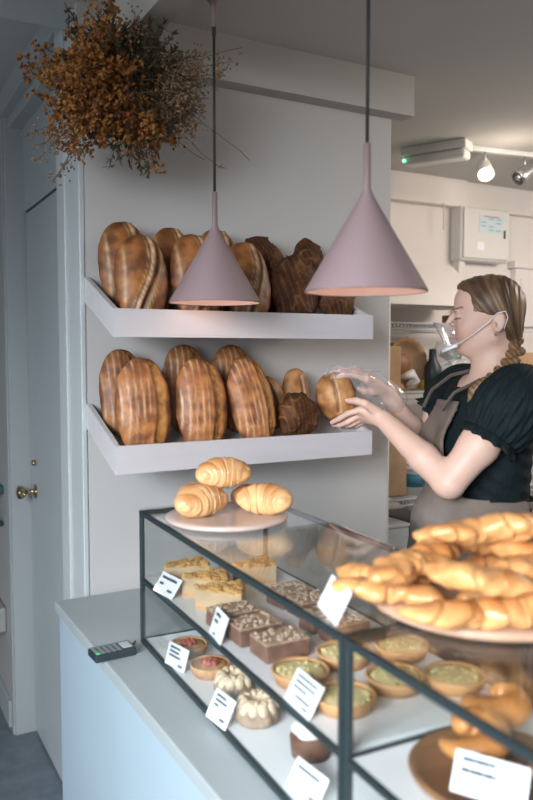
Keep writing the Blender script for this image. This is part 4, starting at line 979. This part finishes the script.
# shelf .655 and below
zs = .6575
t = thing('paper_roll', 'white paper roll lying on the lower rack shelf', 'paper roll', onrack(.23, .04, zs+.178))
RR = Matrix.Rotation(PI/2, 4, 'X') 
b = MB(); b.lathe([(.012, 0), (.030, 0), (.030, .26), (.012, .26)], 28, closed=True); b.v = [tuple(Matrix.Rotation(-PI/2+.25, 4, 'X') @ Matrix.Rotation(0, 4, 'Z') @ Vector(v)) for v in b.v]
b.v = [(v[0], v[1], v[2]) for v in b.v]; o = b.build('roll', 'white', t, True)
t2 = thing('storage_bin', 'grey plastic storage bin with a lid on the lower rack shelf', 'storage bin', onrack(.02, .03, zs))
MB().box(0, .13, 0, .26, 0, .125, bev=.008).build('bin_body', 'bin', t2); MB().box(-.004, .134, -.004, .264, .125, .138, bev=.003).build('bin_lid', 'bin', t2)
t2 = thing('carton', 'brown carton in a dark tray on the lower rack shelf beside the grey bin', 'carton', onrack(.17, .03, zs))
MB().box(0, .22, 0, .26, 0, .135, bev=.003).build('carton_body', 'cardboard', t2); MB().box(-.003, .223, -.003, .263, .085, .138, bev=.002).build('carton_lid', 'black', t2)
# low white cupboard in the kitchen
cb_ = thing('base_cabinet', 'pale kitchen base cabinet beneath the rack level to the right', 'cabinet', (2.92, 2.42, 0))
MB().box(0, .9, .02, .40, .08, .86, bev=.003).build('cabinet_body', 'wall_white', cb_); MB().box(-.01, .91, 0, .40, .86, .89, bev=.003).build('cabinet_top', 'worktop', cb_)
MB().box(.01, .445, 0.0, .02, .10, .84, bev=.003).build('cabinet_door', 'wall_white', cb_); MB().box(.455, .89, 0.0, .02, .10, .84, bev=.003).build('cabinet_door', 'wall_white', cb_)
# extractor hood / wall unit strip above the rack
hd = thing('extractor_hood', 'white extractor hood on the kitchen wall above the rack', 'hood', (2.2, 2.62, 1.70))
b = MB(); b.add([(-.32, -.10, 0), (.32, -.10, 0), (.32, .19, 0), (-.32, .19, 0), (-.32, -.10, .05), (.32, -.10, .05), (.32, .19, .05), (-.32, .19, .05)], [(0, 3, 2, 1), (0, 1, 5, 4), (1, 2, 6, 5), (2, 3, 7, 6), (3, 0, 4, 7), (4, 5, 6, 7)]); b.build('hood_lip', 'wall_white', hd)
b = MB(); b.add([(-.30, -.08, .05), (.30, -.08, .05), (.30, .19, .05), (-.30, .19, .05), (.02, .10, .20), (.28, .10, .20), (.28, .19, .20), (.02, .19, .20)], [(0, 1, 5, 4), (1, 2, 6, 5), (2, 3, 7, 6), (3, 0, 4, 7), (4, 5, 6, 7)]); b.build('hood_canopy', 'wall_white', hd)
prop(bx('wooden_spice_block', 2.30, 2.42, 2.50, 2.58, 1.618, 1.66, 'wood_dark', bev=.004), 'dark brown wooden block on top of the rack in front of her forehead', 'wooden block')
# fuse box
fb = thing('fuse_box', 'white wall mounted electrical box with a small printed sheet', 'fuse box', (2.755, 2.865, 2.080))
MB().box(-.155, .165, -.075, 0, -.135, .125, bev=.008).build('box_body', 'white', fb); MB().box(-.145, .155, -.088, -.075, -.125, .115, bev=.004).build('box_door', 'white', fb)
MB().box(-.05, .11, -.0905, -.088, .0, .085).build('printed_sheet', 'lcd2', fb) if 'lcd2' in M else MB().box(-.05, .11, -.0905, -.088, .0, .085).build('printed_sheet', 'sheet', fb)
i_ = MB(); 
for r_ in range(4):
    for q in range(3):
        if (r_+q) % 3: i_.box(-.04+q*.05, -.005+q*.05, -.0912, -.0905, .012+r_*.018, .018+r_*.018)
i_.build('printed_text', 'sheetblue', fb); MB().box(-.02, .08, -.0912, -.0905, .078, .082).build('red_line', 'red', fb)
MB().box(.115, .122, -.095, -.088, -.02, .02, bev=.001).build('door_catch', 'black', fb); MB().box(-.06, -.015, -.0895, -.088, -.085, -.045).build('sticker', 'card', fb)
pp = thing('hanging_cord', 'short pale pull cord hanging on the kitchen wall left of the fuse box', 'cord', (2.50, 2.80, 2.08))
b = MB(); b.tube([(0, 0, 0), (0, 0, .125)], .004, 8); b.build('pull_cord', 'white', pp, True)
# emergency light
t = thing('emergency_light', 'white oblong emergency light fixed to the ceiling with a green indicator', 'ceiling light', (2.10, 2.40, 2.33), math.radians(-62))
MB().box(-.135, .135, -.045, .045, -.035, 0, bev=.004).build('housing', 'white', t); MB().box(-.13, .13, -.04, .04, -.075, -.035, bev=.012).build('diffuser', 'bag2', t) if 'bag2' in M else MB().box(-.13, .13, -.04, .04, -.07, -.035, bev=.012).build('diffuser', 'white', t)
b = MB(); b.blob((-.12, -.047, -.055), .007, 10); b.build('indicator', 'led', t, True)
# track spots
tk = thing('track_light', 'white ceiling track carrying two spotlights, the left one lit', 'track light', (2.30, 2.335, 2.33), math.radians(-8))
MB().box(-.10, 1.3, -.012, .012, -.018, 0, bev=.002).build('rail', 'wire', tk)
for x, on in ((0, True), (.20, False), (.62, False)):
    b = MB(); b.tube([(x, 0, -.018), (x, 0, -.06)], .005, 8); b.build('stem', 'metal', tk, True)
    b = MB(); b.lathe([(0, .052), (.022, .05), (.026, .03), (.032, -.02), (.034, -.045), (.030, -.046), (.026, -.03)], 28)
    R_ = Matrix.Rotation(math.radians(-30), 4, 'Z') @ Matrix.Rotation(math.radians(-48 if on else 55), 4, 'X') if on else Matrix.Rotation(math.radians(55), 4, 'Y')
    b.v = [tuple(Matrix.Translation((x, 0, -.085)) @ R_ @ Vector(v)) for v in b.v]; b.build('spot_head', 'white' if on else 'metal', tk, True)
    b = MB(); b.lathe([(.029, -.042), (0, -.046)], 24); b.v = [tuple(Matrix.Translation((x, 0, -.085)) @ R_ @ Vector(v)) for v in b.v]; b.build('lens', 'lamp_on' if on else 'metal', tk, True)
l = bpy.data.lights.new('spot_bulb_light', 'POINT'); l.energy = 1.3; l.color = (1, .86, .70); l.shadow_soft_size = .04
o = bpy.data.objects.new('spot_bulb_light', l); C.objects.link(o); o.location = (2.30, 2.20, 2.17)
# things at the far left
t = thing('wall_shelf', 'teal painted shelf with a curved bracket at the far left edge', 'shelf', (.40, 3.17, .93))
MB().box(0, .133, 0, .26, 0, .03, bev=.003).build('shelf_board', 'teal', t)
b = MB(); b.tube([(.03, .02, 0), (.05, .02, -.05), (.09, .02, -.10), (.13, .02, -.13)], .010, 8); b.build('bracket', 'teal', t, True)
MB().box(.07, .132, .10, .25, .03, .17, bev=.004).build('upright_panel', 'teal', t)
t = thing('low_rail', 'pale low boxed rail on the wall at the far left edge', 'rail', (.42, 3.17, .36))
MB().box(0, .113, 0, .3, 0, .10, bev=.006).build('rail_box', 'wall', t)
# ---------------------------------------------------------------- dried flower bunch
fb_ = thing('dried_flower_bunch', 'large hanging bunch of dried orange, brown and cream flowers in the top left corner', 'dried flowers', (.575, 1.70, 2.076))
r = random.Random(5)
layers = {'stems': (MB(), 'stem_dry'), 'orange_blossoms': (MB(), 'orange_dry'), 'brown_leaves': (MB(), 'brown_dry'), 'cream_seedheads': (MB(), 'cream_dry'), 'olive_leaves': (MB(), 'olive_dry')}
def leaf(b, p, d, L_, W_):
    d = Vector(d).normalized(); s = d.orthogonal().normalized(); s = (Matrix.Rotation(r.uniform(0, 6.28), 3, d) @ s); n_ = d.cross(s)
    p = Vector(p); m_ = p+d*L_*.5
    b.add([p, m_+s*W_, p+d*L_, m_-s*W_, m_+n_*W_*.35], [(0, 1, 4), (1, 2, 4), (2, 3, 4), (3, 0, 4), (0, 3, 2, 1)])
def sprig(kind, base, dirv, L_, n_, curl=.5, sz=1.):
    p = Vector(base); d = Vector(dirv).normalized(); pts = [p.copy()]; steps = 9
    for i in range(steps):
        d = (d+Vector((r.uniform(-1, 1), r.uniform(-1, 1), r.uniform(-1, 1)))*.16*curl+Vector((0, 0, -.03))).normalized(); p = p+d*L_/steps; pts.append(p.copy())
    layers['stems'][0].tube(pts, [.0011]*5+[.0008]*5, 4, cap=False)
    b = layers[kind][0]
    for k in range(n_):
        t_ = .35+.65*(r.random()**.7); j = min(int(t_*steps), steps-1); q = pts[j].lerp(pts[j+1], t_*steps-j)
        off = Vector((r.gauss(0, 1), r.gauss(0, 1), r.gauss(0, 1)))*.010*sz; q2 = q+off
        if kind == 'orange_blossoms':
            for a in range(4): leaf(b, q2, off+Vector((r.gauss(0, .02), r.gauss(0, .02), r.gauss(0, .02))), r.uniform(.007, .013), r.uniform(.003, .0055))
        elif kind == 'cream_seedheads':
            b.blob(q2, r.uniform(.0018, .0038), 5, jit=.5)
            if r.random() < .3: layers['stems'][0].tube([q, q2], .0005, 3, cap=False)
        else: leaf(b, q, off+d*.008, r.uniform(.010, .024), r.uniform(.0015, .0038))
ctr = Vector((.0, 0, .02))
def dirs(th, spread, el):  # th: direction in the wall plane, 0 = right (+x), 90 = up
    a = math.radians(th+r.gauss(0, spread)); e = r.uniform(-.65, .35)*el
    return Vector((math.cos(a)*.92, e, math.sin(a)))
ORI = lambda: ctr+Vector((r.gauss(0, .022), r.gauss(0, .02), r.gauss(0, .022)))
for i in range(120): sprig('orange_blossoms', ORI(), dirs(r.choice([150, 170, 185, 200, 215, 235, 165]), 16, 1), r.uniform(.08, .20), 26)
for i in range(40): sprig('orange_blossoms', ORI(), dirs(r.choice([300, 330, 10, 270]), 22, 1), r.uniform(.06, .14), 24)
for i in range(100): sprig('brown_leaves', ORI(), dirs(r.uniform(0, 360), 10, 1), r.uniform(.06, .15), 26)
for i in range(46): sprig('olive_leaves', ORI(), dirs(r.choice([95, 75, 115, 130, 60]), 15, 1), r.uniform(.10, .17), 34)
for i in range(34): sprig('olive_leaves', ORI(), dirs(r.choice([280, 250, 300]), 14, .6), r.uniform(.12, .18), 22)
for i in range(42): sprig('cream_seedheads', ORI(), dirs(r.choice([25, 40, 10, -5, 55, -20]), 12, 1), r.uniform(.13, .21), 60, sz=1.3)
for i in range(8): sprig('cream_seedheads', ORI(), dirs(r.choice([205, 215, 195]), 7, .6), r.uniform(.20, .30), 34)
for th, L_ in ((-22, .30), (-38, .27), (38, .27), (-8, .30), (200, .30)): sprig('brown_leaves', ORI(), dirs(th, 3, .3), L_, 3, 1.0)
for nm, (b, m_) in layers.items():
    o = b.build(nm, m_, fb_); o['kind'] = 'stuff'
b = MB(); b.tube([(0, 0, .03), (.01, .01, .12), (.03, .0, .168)], .0016, 6); b.build('hanging_string', 'stem_dry', fb_, True)
#END
